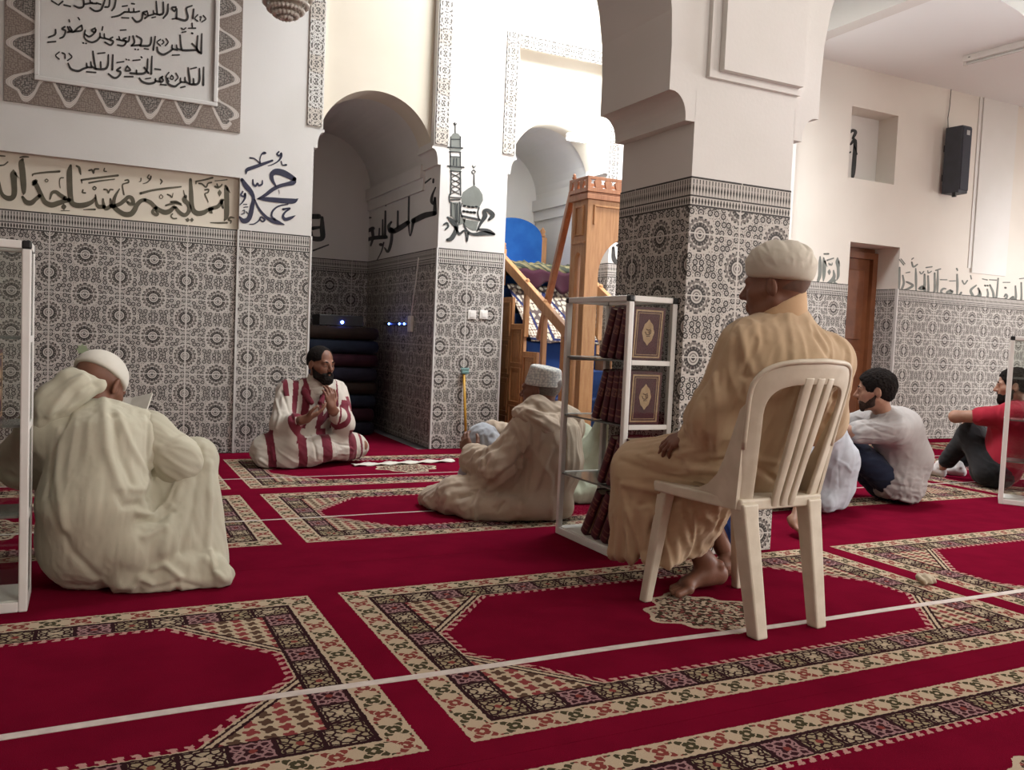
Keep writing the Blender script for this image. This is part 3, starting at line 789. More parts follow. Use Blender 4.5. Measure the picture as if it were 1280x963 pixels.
for (tx,ty),(bx,by),w0,w1 in (((-.180,-.180),(-.140,-.236),.066,.050),((.125,-.180),(.142,-.236),.062,.048),((-.200,.175),(-.236,.222),.048,.036),((.150,.175),(.225,.222),.048,.036)):
    b = MB(); n = 8; rings = []
    for i in range(n+1):
        t = i/n; z = .44*(1-t); x = tx+(bx-tx)*t; y = ty+(by-ty)*t; w_ = w0+(w1-w0)*t
        if i == 0: w_ *= 1.06
        rings.append([b.b.verts.new((x+dx*w_/2,y+dy*w_/2,z)) for dx,dy in ((-1,-1),(1,-1),(1,1),(-1,1))])
    for a, c_ in zip(rings, rings[1:]):
        for k in range(4): b.b.faces.new((a[k],a[(k+1)%4],c_[(k+1)%4],c_[k]))
    b.b.faces.new(rings[0][::-1]); b.b.faces.new(rings[-1]); b.build('leg', M['chair'], CH, bevmod=.007)
# ------------------------------------------------------------------ old man in the tan robe on the chair
M['tan'] = cloth('tan cotton', (.52,.38,.245), (.46,.33,.205), 6)
M['cap_beige'] = cloth('beige knit cap', (.62,.57,.48), (.56,.51,.42), 14, 900, .4)
M['blue_cloth'] = cloth('blue cotton', (.012,.030,.14), (.02,.05,.20), 9)
MAN = empty('person', (2.10,2.34,0), 0, 'man in tan robe and beige cap sitting on a plastic chair, seen from behind', 'person')
hd = Loc((2.092,2.250,1.158), (-.50,.87,-.05), (0,0,1), 1.04)
neck = A3((2.135,2.235,1.030))
hip, chest = A3((2.10,2.33,.578)), A3((2.13,2.25,.85))
shL, shR = A3((1.985,2.255,.940)), A3((2.315,2.215,.905))
elL, wrL = onY(893,520,2.33), onY(864,542,2.43)
elR, wrR = A3((2.425,2.33,.69)), A3((2.33,2.55,.60))
knL, knR = A3((1.885,2.70,.475)), A3((2.16,2.79,.48))
anL, anR = onY(880,700,2.60), onY(905,688,2.72)
hv = head_vol(hd, neck); bV, bF = hv.mesh(.0032)
body = Vol()
body.chain([hip+(0,0,-.02), (hip+chest)/2, chest, neck], [.12,.11,.13,.06], .06)
body.chain([shL, elL, wrL], [.05,.04,.032], .04).chain([shR, elR, wrR], [.05,.04,.03], .04)
for h_, k_, a_ in ((hip+(-.08,.02,-.04),knL,anL),(hip+(.08,.02,-.04),knR,anR)): body.chain([h_, k_, a_], [.07,.055,.036], .04)
parts_ = [(bV,bF), body.mesh(.010)]
# left hand resting over the thigh
hv = hand_vol(wrL, onY(832,557,2.50)-wrL, (-.25,-.45,.85), 1, (.35,.4,.45,.5), .3, .98); hv.cap(wrL, elL, .031, .042, .02); parts_.append(hv.mesh(.0032))
parts_.append(hand_vol(wrR, (-.3,.9,-.15), (0,.1,1), -1).mesh(.004))
fv = foot_vol(onZ(905,726,.03), onZ(836,745,.004), 1, anL+Vector((0,0,.0))); fv.cap(anL, (A3(anL)+A3(knL))/2+A3((.02,0,-.02)), .036, .048, .02); parts_.append(fv.mesh(.004))
fv = foot_vol(onZ(926,716,.03), onZ(864,728,.004), 1, anR); parts_.append(fv.mesh(.004))
V, F = join(*parts_); skin('body', V, F, M['skin_dark'], MAN)
# robe
rb = Vol()
rb.cap(hip+(.0,-.005,-.01), (hip+chest)/2+(0,0,.0), .145, .142, .08)
rb.cap((hip+chest)/2, chest+(0,0,.02), .142, .155, .08)
rb.cap(chest+(0,0,.03), neck+(-.008,.002,.010), .155, .076, .10)
rb.cap(shL+(.03,0,.01), shR+(-.03,0,.01), .080, .080, .09)
rb.chain([shL, elL, wrL+Vector((.012,-.02,0))], [.088,.078,.058], .06)
rb.chain([elL+Vector((.02,0,-.03)), wrL+Vector((.045,-.03,-.05)), wrL+Vector((.07,-.06,-.09))], [.075,.05,.03], .05)
rb.chain([shR, elR, wrR], [.088,.078,.06], .06)
rb.chain([hip+(-.08,.03,-.025), knL+(.012,0,.01)], [.115,.092], .07); rb.chain([hip+(.08,.03,-.03), knR], [.115,.09], .07)
rb.chain([knL, knL+(.10,.03,0), knR], [.085,.07,.085], .06)
for (tx,ty,tz,rt), (bx,by,rb_) in (((1.862,2.71,.46,.070),(1.835,2.74,.040)),((1.85,2.67,.45,.07),(1.845,2.66,.035)),((1.885,2.62,.44,.06),(1.885,2.575,.030)),((1.93,2.56,.44,.06),(1.935,2.56,.030)),
        ((1.98,2.50,.44,.06),(1.99,2.575,.030)),((2.04,2.46,.44,.06),(2.05,2.60,.030)),((2.09,2.48,.44,.06),(2.11,2.62,.030)),((2.13,2.5,.44,.06),(2.17,2.66,.030)),
        ((2.0,2.78,.45,.07),(1.98,2.80,.04)),((2.13,2.80,.46,.07),(2.14,2.82,.04)),((2.20,2.76,.45,.07),(2.22,2.76,.04))):
    rb.cap((tx,ty,tz), (bx,by,.15), rt, rb_, .05)
rb.cut((1.90,2.6,.118), (.16,.0,-1))
V, F = rb.mesh(.0065)
P = V; N = vnormals(V,F)
wt = lambda c, r: np.clip(1-np.linalg.norm((P-A3(c)),axis=1)/r,0,1)
f = folds(P,(.1,.15,1),.045,.5,.0055,3)*np.clip((P[:,2]-.5)/.3,0.15,1)
f += folds(P,(.35,.2,-1),.045,.45,.012,11)*np.clip((.46-P[:,2])/.15,0,1)
f += folds(P,(-.5,.85,-.2),.035,.4,.009,5)*wt((1.98,2.5,.5),.32)*1.5
f += folds(P,(.2,-.3,1),.032,.35,.008,8)*wt((1.90,2.27,.8),.33)
V = P+N*f[:,None]
V = creases(V, F, [([(775,575),(820,592),(880,607)],.012,-.010),([(780,605),(830,615),(860,612)],.014,.011),([(800,570),(850,585),(900,590)],.012,.009),
    ([(845,575),(880,580),(905,575)],.010,-.009),([(800,632),(840,622),(852,615)],.012,-.012),([(785,640),(800,680),(805,700)],.014,.012),([(830,640),(812,668),(806,690)],.014,-.012),
    ([(893,470),(897,520),(893,560)],.012,.010),([(880,500),(884,550),(886,575)],.010,-.009),([(945,425),(938,445),(930,470)],.012,-.012),([(951,398),(955,430),(944,450)],.012,-.008),([(925,410),(932,440),(940,465)],.012,.009),
    ([(1020,420),(1040,450),(1045,500)],.015,-.010),([(1060,440),(1050,490),(1030,530)],.012,-.010),([(935,520),(975,490),(988,470)],.012,.007),([(930,575),(955,590),(968,600)],.010,-.010),([(928,560),(950,575),(970,578)],.010,.008),
    ([(985,395),(990,425)],.010,.004)])
V = relax(V,F,1,.4)
skin('robe', V, F, M['tan'], MAN)
# stand-up collar
cv = Vol(); cv.cap(neck+(-.012,.010,-.02), neck+(-.026,.010,.15), .090, .080, .0); cv.cap(neck+(-.012,.012,-.03), neck+(-.032,.012,.22), .078, .072, 0, mode='s')
cv.cut(neck+(-.01,0,.078), (-.42,.40,1)); V, F = cv.mesh(.004); skin('collar', V, F, cloth('tan collar cotton', (.62,.42,.25), (.55,.36,.21), 8), MAN)
# cap
kv = Vol(); kv.ell(hd(-.016,.0,.052), (.113,.104,.082), frame(hd.f+hd.u*.08, hd.u-hd.f*.08), .02); kv.ell(hd(-.015,0,.085), (.098,.092,.060), hd.ax, .05)
kv.cut(hd(0,0,.021), hd.u*-1+hd.f*.12, .012); V, F = kv.mesh(.004); N = vnormals(V,F)
V = V+N*(folds(V,(.3,.9,.5),.035,.2,.004,21)*np.clip((V[:,2]-hd(0,0,.05)[2])/.03,0,1))[:,None]
skin('cap', V, F, M['cap_beige'], MAN)
hs = Vol(); hs.ell(hd(-.016,0,.030), (.1015,.0785,.088), hd.ax, .0); hs.cut(hd(-.025,0,0), hd.f, .01); hs.cut(hd(0,0,-.055), hd.u*-1+hd.f*.3, .01); V, F = hs.mesh(.004); skin('hair', V, F, mottle('shaved nape', (.15,.085,.062), (.12,.068,.05), 60, .8), MAN)
# trouser cuff showing behind the far ankle
tv = Vol(); tv.chain([A3(anR)+(.03,.02,.02), A3(anR)+(.02,.03,.24)], [.050,.065], .02); tv.cut(A3(anR)+(0,0,.02),(0,0,-1)); V, F = tv.mesh(.006); N = vnormals(V,F); V = V+N*folds(V,(0,.2,1),.03,.3,.005,4)[:,None]; skin('trousers', V, F, M['blue_cloth'], MAN)
# ------------------------------------------------------------------ the other worshippers
M['robe_cream'] = cloth('cream wool', (.55,.52,.405), (.49,.465,.355), 5, 500)
M['robe_ecru'] = cloth('ecru linen', (.53,.43,.33), (.47,.37,.28), 5, 500)
M['robe_white'] = cloth('white wool', (.55,.50,.435), (.49,.445,.385), 6, 500)
M['maroon'] = cloth('maroon wool stripe', (.17,.02,.035), (.13,.015,.028), 9, 500)
M['robe_pale'] = cloth('pale green white cotton', (.42,.43,.33), (.36,.38,.29), 5, 500)
M['shirt_white'] = cloth('bluish white cotton', (.44,.46,.50), (.39,.41,.45), 6)
M['tee_grey'] = cloth('pale grey jersey', (.40,.375,.365), (.36,.335,.325), 8, 900, .15)
M['tee_red'] = cloth('crimson jersey', (.40,.018,.04), (.33,.012,.03), 8, 900, .15)
M['jeans'] = cloth('dark blue denim', (.008,.012,.030), (.014,.019,.042), 14, 900, .3)
M['black_cloth'] = cloth('black cotton', (.008,.008,.009), (.013,.012,.013), 10)
M['cap_white'] = cloth('white cotton cap', (.72,.69,.61), (.66,.63,.55), 14, 900, .4)
M['sock'] = cloth('white sock knit', (.70,.66,.64), (.62,.58,.56), 14, 900, .4)
m, b = newmat('embroidered white cap', (.7,.68,.62), .8); px_, py_, pz_ = sep(texco('Object'))
vv = voro(vec(px_,py_,pz_), 75, .5, 'F1', '3D'); setc(b, mixc(gt(E(vv.outputs['Distance']),.5), (.64,.63,.58), (.42,.43,.42))); M['cap_lace'] = m
def add_body(parent, mat, *ms):
    V, F = join(*ms); return skin('body', V, F, mat, parent)
def garment(name, parent, mat, vol, h, fold=None, lines=None, rel=1, post=None, mats=None):
    V, F = vol.mesh(h); N = vnormals(V,F)
    if fold is not None: V = V+N*fold(V)[:,None]
    if lines: V = creases(V, F, lines)
    if rel: V = relax(V,F,rel,.4)
    V[:,2] = np.maximum(V[:,2], .0025)
    mi = None
    if mats is not None: mi = mats(V[F].mean(1), vnormals(V,F)[F].mean(1))
    return skin(name, V, F, mat, parent, mi)
def skullcap(name, parent, mat, hd, z=.024, tilt=-.16, r=(.110,.090,.080), top=None, cyl=False):
    kv = Vol()
    if cyl: kv.cap(hd(-.016,0,.03), hd(-.030,0,.112), .1, .086, 0, None, 1); kv.cut(hd(-.03,0,.122), hd.u*.97-hd.f*.2, .02)
    else: kv.ell(hd(-.015,0,.036), r, hd.ax, .02)
    kv.cut(hd(0,0,z), -hd.u+hd.f*tilt, .01); V, F = kv.mesh(.004); return skin(name, V, F, mat, parent)
def hair(parent, hd, front=.045, low=-.05, grow=.010, mat=None, seed=3, amp=.003, recede=False):
    v = Vol(); e = hd.s; R = lambda *r: tuple(q*e for q in r)
    v.ell(hd(-.016,0,.036), R(.101+grow,.078+grow,.089+grow), hd.ax, .0); v.ell(hd(-.05,0,-.02), R(.06,.066,.06), hd.ax, .02)
    v.ell(hd(.10,0,-.015), R(.075,.078,.085), hd.ax, .015, 's'); v.cut(hd(-.02,0,low), -hd.u+hd.f*.35, .01)
    if recede: v.ell(hd(.105,0,.055), R(.072,.062,.075), hd.ax, .012, 's')
    for s in (1,-1): v.ell(hd(-.010,s*.082,-.010), R(.024,.022,.034), hd.ax, .006, 's')
    V, F = v.mesh(.0035); N = vnormals(V,F); V = V+N*(amp*vnoise(V*160,seed)+amp*vnoise(V*70,seed+1))[:,None]
    return skin('hair', V, F, mat or M['hair'], parent)
def beard(parent, hd, full=1.0, mat=None, sink=0.0):
    v = Vol(); e = hd.s
    for s in (1,-1):
        v.cap(hd(.0,s*.066,-.022), hd(.022,s*.056,-.078), .013*e, .018*e, .02); v.cap(hd(.022,s*.054,-.078), hd(.070,s*.022,-.108), .020*e, .024*full*e, .02)
        v.cap(hd(.094,s*.006,-.050), hd(.080,s*.030,-.070), .008*e, .010*e, .01); v.cap(hd(.080,s*.030,-.070), hd(.068,s*.026,-.10), .012*e, .018*e, .015)
        v.cap(hd(.030,s*.046,-.058), hd(.070,s*.024,-.082), .016*e, .020*e, .02)
    v.cap(hd(.074,0,-.100), hd(.070,0,-.118), .028*full*e, .022*full*e, .02)
    v.cap(hd(.115,-.016,-.067), hd(.115,.016,-.067), .0085*e, None, .004, mode='s')
    V, F = v.mesh(.003); N = vnormals(V,F); V = V+N*(.0018*vnoise(V*180,5)+.0012*vnoise(V*80,9)-sink)[:,None]
    return skin('beard', V, F, mat or M['hair'], parent)
def face_bits(parent, hd, sc=1):
    for s in (1,-1):
        v = Vol(); v.chain([hd(.091,s*.016,.019), hd(.090,s*.032,.025), hd(.080,s*.048,.019)], [.0042,.0048,.003], .004)
        V, F = v.mesh(.0022); skin('eyebrow', V, F, M['hair'], parent)
    for s in (1,-1):
        v = Vol(); v.ball(hd(.0775,s*.031,-.0035), .0105); V, F = v.mesh(.0018)
        fwd = (V-hd(.0775,s*.031,-.0035))@hd.f; mi = (fwd[F].mean(1) > .0088).astype(int)
        skin('eye', V, F, [M['sclera'], M['iris']], parent, mi)
M['stubble'] = mottle('short dark stubble', (.055,.033,.026), (.03,.02,.016), 90, .9, .3, 500, .1)
M['sclera'] = mottle('eye white', (.62,.58,.54), (.58,.53,.49), 5, .3)
M['iris'] = mottle('dark iris', (.02,.012,.008), (.03,.018,.01), 50, .2)
# ---- man in the cream djellaba, front left
LM = empty('person', (.10,3.36,0), 0, 'man in cream hooded robe and white cap bent over a booklet, seen from behind', 'person')
hd = Loc((.040,3.535,.702), (.55,.66,-.50), (.22,.30,.93), 1.0); neck = A3((.035,3.45,.61))
pel, low, upb = A3((.055,3.38,.15)), A3((.03,3.355,.30)), A3((.045,3.40,.50))
shL, shR = A3((-.135,3.44,.545)), A3((.190,3.43,.525))
elR, wrR = A3((.305,3.41,.435)), A3((.200,3.62,.53)); elL, wrL = A3((-.20,3.56,.42)), A3((.09,3.68,.53))
knR, knL = A3((.372,3.45,.440)), A3((-.10,3.80,.36))
footR = (onZ(262,722,.0), onZ(284,700,.0))
bd = Vol(); bd.chain([pel,low,upb,neck],[.13,.12,.12,.055],.06).chain([shL,elL,wrL],[.05,.04,.03],.03).chain([shR,elR,wrR],[.05,.04,.03],.03)
bd.chain([pel+(.09,.03,0),knR,A3((.43,3.40,.09))],[.08,.055,.036],.03).chain([pel+(-.08,.03,0),knL,A3((.05,3.95,.08))],[.08,.055,.036],.03)
fr = foot_vol((.385,3.40,.004),(.492,3.535,.004),.9,(.43,3.40,.09))
fr2 = foot_vol((.04,3.92,.004),(.17,4.12,.004),1,(.05,3.95,.09))
h1 = hand_vol(wrR+(-.02,.04,.0), (-.12,.9,.25), (.5,.1,.8), 1, (.5,.6,.7,.7)); h2 = hand_vol(wrL, (.7,.45,.3), (-.5,.4,.7), -1, (.5,.6,.7,.7))
add_body(LM, M['skin_dark'], head_vol(hd,neck).mesh(.0035), bd.mesh(.011), fr.mesh(.0045), fr2.mesh(.005), h1.mesh(.004), h2.mesh(.004))
rb = Vol()
rb.cap(pel+(0,-.02,.03), low, .165, .170, .08); rb.cap(low, upb, .172, .150, .08); rb.cap(upb, neck+(0,0,-.045), .135, .070, .08)
rb.cap(pel+(-.07,-.0,-.02), pel+(.10,-.0,-.02), .13, .13, .08)
rb.cap(shL+(.03,0,0), shR+(-.03,0,0), .075, .075, .09)
rb.cap(shR, shR+(elR-shR)*.35, .080, .070, .06)
rb.chain([shL,elL,wrL+(-.05,-.03,-.01)],[.09,.085,.06],.06)
rb.chain([pel+(.10,.02,.03), knR],[.125,.075],.025); rb.chain([pel+(-.08,.05,.02), knL],[.12,.09],.06)
rb.chain([knL, (.0,3.92,.12)],[.09,.06],.06)
for bx, by, r0, r1 in ((.445,3.36,.070,.045),(.435,3.29,.066,.04),(.38,3.25,.06,.04),(.32,3.235,.06,.04),(.26,3.235,.06,.04),(.20,3.25,.06,.045)):
    rb.cap(knR+(.0,-.01,-.01), (bx,by,.045), r0, r1, .035)
rb.chain([(.16,3.25,.14),(.24,3.27,.17),(.36,3.36,.30)],[.075,.055,.05],.07)
rb.chain([(.13,3.25,.05),(.22,3.235,.035),(.33,3.222,.030),(.44,3.215,.030),(.462,3.27,.03)],[.06,.035,.030,.030,.030],.03)
rb.chain([(.20,3.245,.06),(.30,3.24,.08),(.43,3.24,.07)],[.04,.035,.03],.03)
rb.ell(A3(onY(207,606,3.27)), (.085,.060,.030), [(.78,.0,.62),(0,1,0),(-.62,0,.78)], .02, 's')
rb.chain([(.08,3.46,.22),(.30,3.54,.34)],[.09,.07],.05); rb.chain([(.05,3.50,.40),(.24,3.60,.42)],[.08,.06],.05)
def fo(P):
    up = np.clip((P[:,2]-.12)/.3,0,1)
    f = folds(P,(.05,.1,1),.06,.9,.0042,31)*up + folds(P,(.08,.1,1),.018,.5,.0013,33)
    f += folds(P,(.25,.1,-1),.05,.6,.0045,37)*np.clip(1-up,0,1)*np.clip((P[:,0]-.1)*5,0,1)
    f += folds(P,(1,.2,-.25),.05,.5,.0035,41)*np.clip((P[:,0]-.05)*4,0,1)*np.clip((P[:,2]-.35)*6,0,1)
    f += folds(P,(.5,.5,.5),.05,.08,.006,47)*np.clip((.09-P[:,2])/.07,0,1)
    return f
garment('robe', LM, M['robe_cream'], rb, .0065, fo, [
    ([(88,510),(70,560),(58,620)],.012,-.010),([(75,540),(72,600),(80,660)],.016,.010),([(130,500),(133,560),(150,610)],.016,.012),([(146,515),(165,560),(183,590)],.013,.009),([(140,520),(150,570),(165,605)],.012,-.008),
    ([(148,618),(155,632),(175,630)],.013,-.012),([(165,612),(180,612),(184,600)],.012,.010),([(170,640),(190,645),(208,630),(220,605)],.010,.013),([(172,650),(195,652),(215,640)],.010,-.010),
    ([(185,520),(184,560),(186,590)],.007,-.005),([(188,585),(215,570),(235,560)],.012,.009),([(225,560),(205,590),(195,600)],.012,.010),([(238,585),(215,630),(205,690)],.016,.009),([(250,560),(240,640),(225,690)],.014,-.008),([(262,580),(262,650),(258,700)],.014,.010),
    ([(60,630),(90,690),(120,720)],.014,-.007),([(180,672),(205,660)],.012,.010),([(165,735),(175,722),(190,730)],.010,.014),([(190,712),(205,705),(225,722)],.010,.013),([(200,735),(225,728),(250,735)],.008,-.008),([(262,690),(268,715),(280,725)],.010,.012)])
sv = Vol(); sv.chain([shR+(-.05,-.01,-.005),shR+(.01,0,0),elR+(.01,-.02,.0)],[.075,.084,.074],.04).chain([elR+(.01,-.02,0),wrR+(.03,-.04,-.01)],[.070,.056],.04); sv.chain([elR+(-.03,-.01,-.03),elR+(-.11,.02,-.08)],[.055,.030],.06)
garment('sleeve', LM, M['robe_cream'], sv, .0055, lambda P: folds(P,(1,-.1,-.7),.05,.35,.005,53)+folds(P,(1,0,-.6),.02,.3,.0015,57), [([(185,520),(184,560),(186,590)],.007,-.005),([(200,560),(220,550),(236,545)],.012,.008)])
hv = Vol()
hv.chain([A3(onY(124,484,3.40)), A3(onY(90,482,3.40)), A3(onY(66,505,3.41)), A3(onY(50,545,3.42))],[.026,.044,.055,.045],.05)
hv.chain([A3(onY(96,490,3.38)), A3(onY(70,505,3.39)), A3(onY(44,560,3.40))],[.04,.05,.03],.04); hv.chain([A3(onY(90,478,3.42)), A3(onY(88,470,3.50))],[.030,.028],.03)
garment('hood', LM, M['robe_cream'], hv, .0055, lambda P: folds(P,(-.7,-.1,-.6),.04,.4,.007,51), [([(118,480),(95,492),(72,520)],.010,-.010),([(105,470),(85,485),(60,520)],.010,.008)])
skullcap('cap', LM, M['cap_white'], hd, .022, -.16, (.112,.090,.092))
# the booklet he reads
bk = MB(); c0 = A3(onY(181,506,3.70))
for s in (-1,1): bk.prism([(0,0),(s*.085,.012),(s*.085,.020),(0,.008)], lambda x,z: (x,-.06,z), lambda x,z: (x,.06,z))
BK = bk.build('open_booklet', mottle('white paper', (.66,.64,.58), (.6,.58,.52), 20, .8)); BK.location = (c0[0]-.055,c0[1],c0[2]-.02); BK.rotation_euler = (.75,-.15,-.5); tag(BK, 'small white open booklet held by the man in the cream robe', 'booklet')
# ---- imam, cross-legged by the tiled wall
IM = empty('person', (1.41,5.98,0), 0, 'bearded man in white robe with maroon stripes, cross-legged on the carpet', 'person')
hd = Loc((1.448,5.94,.702), (.46,-.88,-.06), (0,0,1), .99); neck = A3((1.425,6.0,.55))
pel, chest = A3((1.41,6.10,.13)), A3((1.405,6.05,.38))
shR, shL = A3((1.245,6.03,.505)), A3((1.585,6.03,.505))
elR, wrR = A3((1.185,5.89,.285)), A3((1.300,5.70,.345)); elL, wrL = A3((1.600,5.87,.29)), A3((1.475,5.74,.425))
bd = Vol(); bd.chain([pel,chest,neck],[.13,.13,.055],.06).chain([shL,elL,wrL],[.05,.04,.03],.03).chain([shR,elR,wrR],[.05,.04,.03],.03)
bd.chain([pel+(-.09,-.03,0),(1.08,5.93,.12),(1.42,5.82,.07)],[.08,.055,.036],.03).chain([pel+(.09,-.03,0),(1.75,5.98,.12),(1.45,5.88,.07)],[.08,.055,.036],.03)
h1 = hand_vol(wrR, (.80,-.10,.42), (.15,-.30,-.85), -1, (.25,.3,.4,.5), .2); h1.cap(wrR, (wrR+elR)/2, .029, .036, .02)
h2 = hand_vol(wrL, (-.16,-.10,.95), (.25,-.93,-.05), 1, (.75,.6,.5,.45), .6); h2.cap(wrL, (wrL+elL)/2, .029, .036, .02)
ff = foot_vol((1.48,5.93,.02),(1.62,5.96,.02),1)
add_body(IM, M['skin_dark'], head_vol(hd,neck).mesh(.0032), bd.mesh(.011), h1.mesh(.0035), h2.mesh(.0035), ff.mesh(.005))
hair(IM, hd, grow=.004, low=.005, amp=.0012, recede=True); beard(IM, hd, 1.1); face_bits(IM, hd)
rb = Vol(); rb.cap(pel+(0,0,.0), chest, .150, .150, .08); rb.cap(chest, neck+(0,0,-.035), .145, .075, .08); rb.cap(shL+(-.03,0,0), shR+(.03,0,0), .07, .07, .09)
rb.chain([shL,elL,(elL+wrL)/2+(.005,0,.0)],[.078,.072,.056],.04).chain([shR,elR,(elR+wrR)/2],[.078,.076,.062],.04)
rb.chain([elR+(.02,0,-.04), (1.235,5.80,.25)],[.06,.04],.04)
rb.chain([pel+(-.09,-.03,0),(1.10,5.95,.115)],[.13,.10],.07).chain([pel+(.09,-.03,0),(1.71,6.0,.12)],[.13,.09],.07)
rb.chain([(1.09,5.93,.10),(1.25,5.83,.13),(1.45,5.84,.135),(1.62,5.92,.13),(1.74,6.02,.12)],[.085,.075,.07,.07,.06],.07)
rb.chain([(1.06,5.86,.045),(1.2,5.81,.05),(1.36,5.80,.05)],[.045,.04,.035],.06); rb.chain([(1.40,5.80,.09),(1.62,5.90,.10),(1.78,6.02,.10)],[.05,.045,.035],.05)
rb.cut((0,0,.006),(0,0,-1),.01); rb.cut((1.41,5.85,.045),(.05,-.25,-1),.02) if 0 else None
def imam_mats(c, n):
    x, y, z = c.T; mi = np.zeros(len(c),int)
    arm = (np.abs(x-1.41) > .165) & (z > .235); lap = (z < .255) & (y < 6.02)
    for a, b_ in ((1.075,1.125),(1.265,1.325),(1.43,1.50),(1.635,1.70),(1.735,1.755)):
        sk = .25*(z-.15); mi[lap & (x+sk*.3 > a) & (x+sk*.3 < b_)] = 1
    body = (~arm) & (z >= .255) & (y < 6.06)
    for a, b_ in ((1.245,1.285),(1.315,1.365),(1.43,1.47),(1.545,1.56)): mi[body & (x-.12*(z-.4) > a) & (x-.12*(z-.4) < b_)] = 1
    dR = polydist(c,[(elR+wrR)/2-(0,0,.02),(elR+wrR)/2+(.03,-.04,.02)]); mi[(np.abs((c-(elR+wrR)/2)@((wrR-elR)/np.linalg.norm(wrR-elR))-.030) < .02) & (dR < .13)] = 1
    mi[(np.abs((c-elL)@((wrL-elL)/np.linalg.norm(wrL-elL))-.07) < .022) & (np.linalg.norm(c-elL,axis=1) < .17)] = 1
    q = c-shR; mi[(np.abs(q[:,0]+.03) < .016) & (z > .48) & (y < 6.08)] = 1
    q = c-shL; mi[(np.abs(q[:,0]-.06-.3*(.45-z)) < .015) & (z > .38) & (z < .48)] = 1
    return mi
garment('robe', IM, [M['robe_white'], M['maroon']], rb, .005, lambda P: folds(P,(.2,.1,1),.05,.4,.006,61)*np.clip((P[:,2]-.2)*5,0,1)+folds(P,(1,-.3,-.6),.05,.3,.006,67)*np.clip((.25-P[:,2])*6,0,1),
    [([(352,490),(362,515),(366,525)],.010,-.010),([(345,500),(350,520),(345,535)],.010,.008),([(388,545),(394,560),(396,575)],.007,-.008),([(412,550),(425,556),(440,558)],.006,-.007),([(340,560),(342,575)],.01,.01),([(325,575),(335,582),(345,583)],.01,.01)], mats=imam_mats)
cv = Vol(); cv.cap(neck+(.0,-.01,-.03), neck+(.008,-.022,.045), .082, .068, .0); cv.cap(neck+(.006,-.015,.03), neck+(.012,-.03,.10), .058, .060, 0, mode='s'); V, F = cv.mesh(.004); V += vnormals(V,F)*folds(V,(1,0,.2),.02,.2,.003,5)[:,None]; skin('collar', V, F, M['robe_white'], IM)
lv = Vol()
for s in (-1,1): lv.chain([neck+(s*.085,.02,.03), neck+(s*.075-.012,-.075,-.045), neck+(s*.03-.02,-.125,-.11)],[.020,.022,.018],.02,(0,1,.4),1.6)
V, F = lv.mesh(.004); skin('lapel', V, F, M['maroon'], IM)
# ---- man in the ecru djellaba by the bookcase
DM = empty('person', (2.14,4.02,0), 0, 'man in ecru hooded robe and embroidered cap seated beside the glass bookcase', 'person')
hd = Loc((2.185,4.08,.672), (-.62,.78,-.04), (0,0,1), 1.02); neck = A3((2.22,4.06,.53))
pel, low, upb = A3((2.20,4.04,.14)), A3((2.225,4.02,.29)), A3((2.22,4.04,.44))
shL, shR = A3((2.06,3.99,.465)), A3((2.40,4.13,.47))
elL, wrL = A3((1.93,4.02,.265)), A3((1.865,4.26,.300)); elR, wrR = A3((2.37,4.36,.32)), A3((2.08,4.45,.41))
knR, knL = A3((2.03,4.44,.345)), A3((1.76,4.18,.095))
bd = Vol(); bd.chain([pel,low,upb,neck],[.13,.12,.12,.055],.06).chain([shL,elL,wrL],[.05,.04,.03],.03).chain([shR,elR,wrR],[.05,.04,.03],.03)
bd.chain([pel+(.05,.08,0),knR,(2.0,4.62,.07)],[.08,.055,.036],.03).chain([pel+(-.08,.03,-.02),knL,(1.72,4.42,.06)],[.08,.055,.036],.03)
h1 = hand_vol(wrL, onY(585,540,4.38)-wrL if 0 else (-.15,.55,.75), (-.75,-.5,.2), 1, (.45,.5,.55,.6)); h2 = hand_vol(wrR, (-.8,-.2,-.1), (0,.1,1), 1)
add_body(DM, M['skin_dark'], head_vol(hd,neck).mesh(.0035), bd.mesh(.011), h1.mesh(.004), h2.mesh(.004), foot_vol((2.02,4.58,.004),(1.86,4.76,.004)).mesh(.005))
rb = Vol(); rb.cap(pel, low, .165, .160, .08); rb.cap(low, upb, .16, .150, .08); rb.cap(upb, neck+(0,0,-.04), .14, .075, .08)
rb.cap(shL+(.04,0,-.01), shR+(-.04,-.02,-.01), .075, .075, .09); rb.chain([shL,elL,wrL+(.01,-.03,-.005)],[.088,.085,.062],.06); rb.chain([shR,elR,wrR],[.085,.08,.055],.06)
rb.chain([elL+(.0,.03,-.03),wrL+(.0,-.03,-.05)],[.06,.045],.05)
rb.chain([pel+(-.08,.0,-.03),knL],[.13,.085],.07); rb.chain([knL,(1.72,4.42,.055)],[.085,.050],.06); rb.chain([(1.95,3.94,.06),(1.80,4.04,.05),(1.70,4.28,.045),(1.68,4.43,.035)],[.07,.055,.045,.035],.05)
rb.chain([(2.05,3.90,.06),(2.25,3.92,.06)],[.06,.07],.06); rb.chain([pel+(.08,.1,.0),(2.1,4.4,.2)],[.13,.09],.07)
rb.cut((0,0,.004),(0,0,-1),.01); rb.ell(wrL+(-.015,.025,.012), (.035,.045,.03), None, .01, 's')
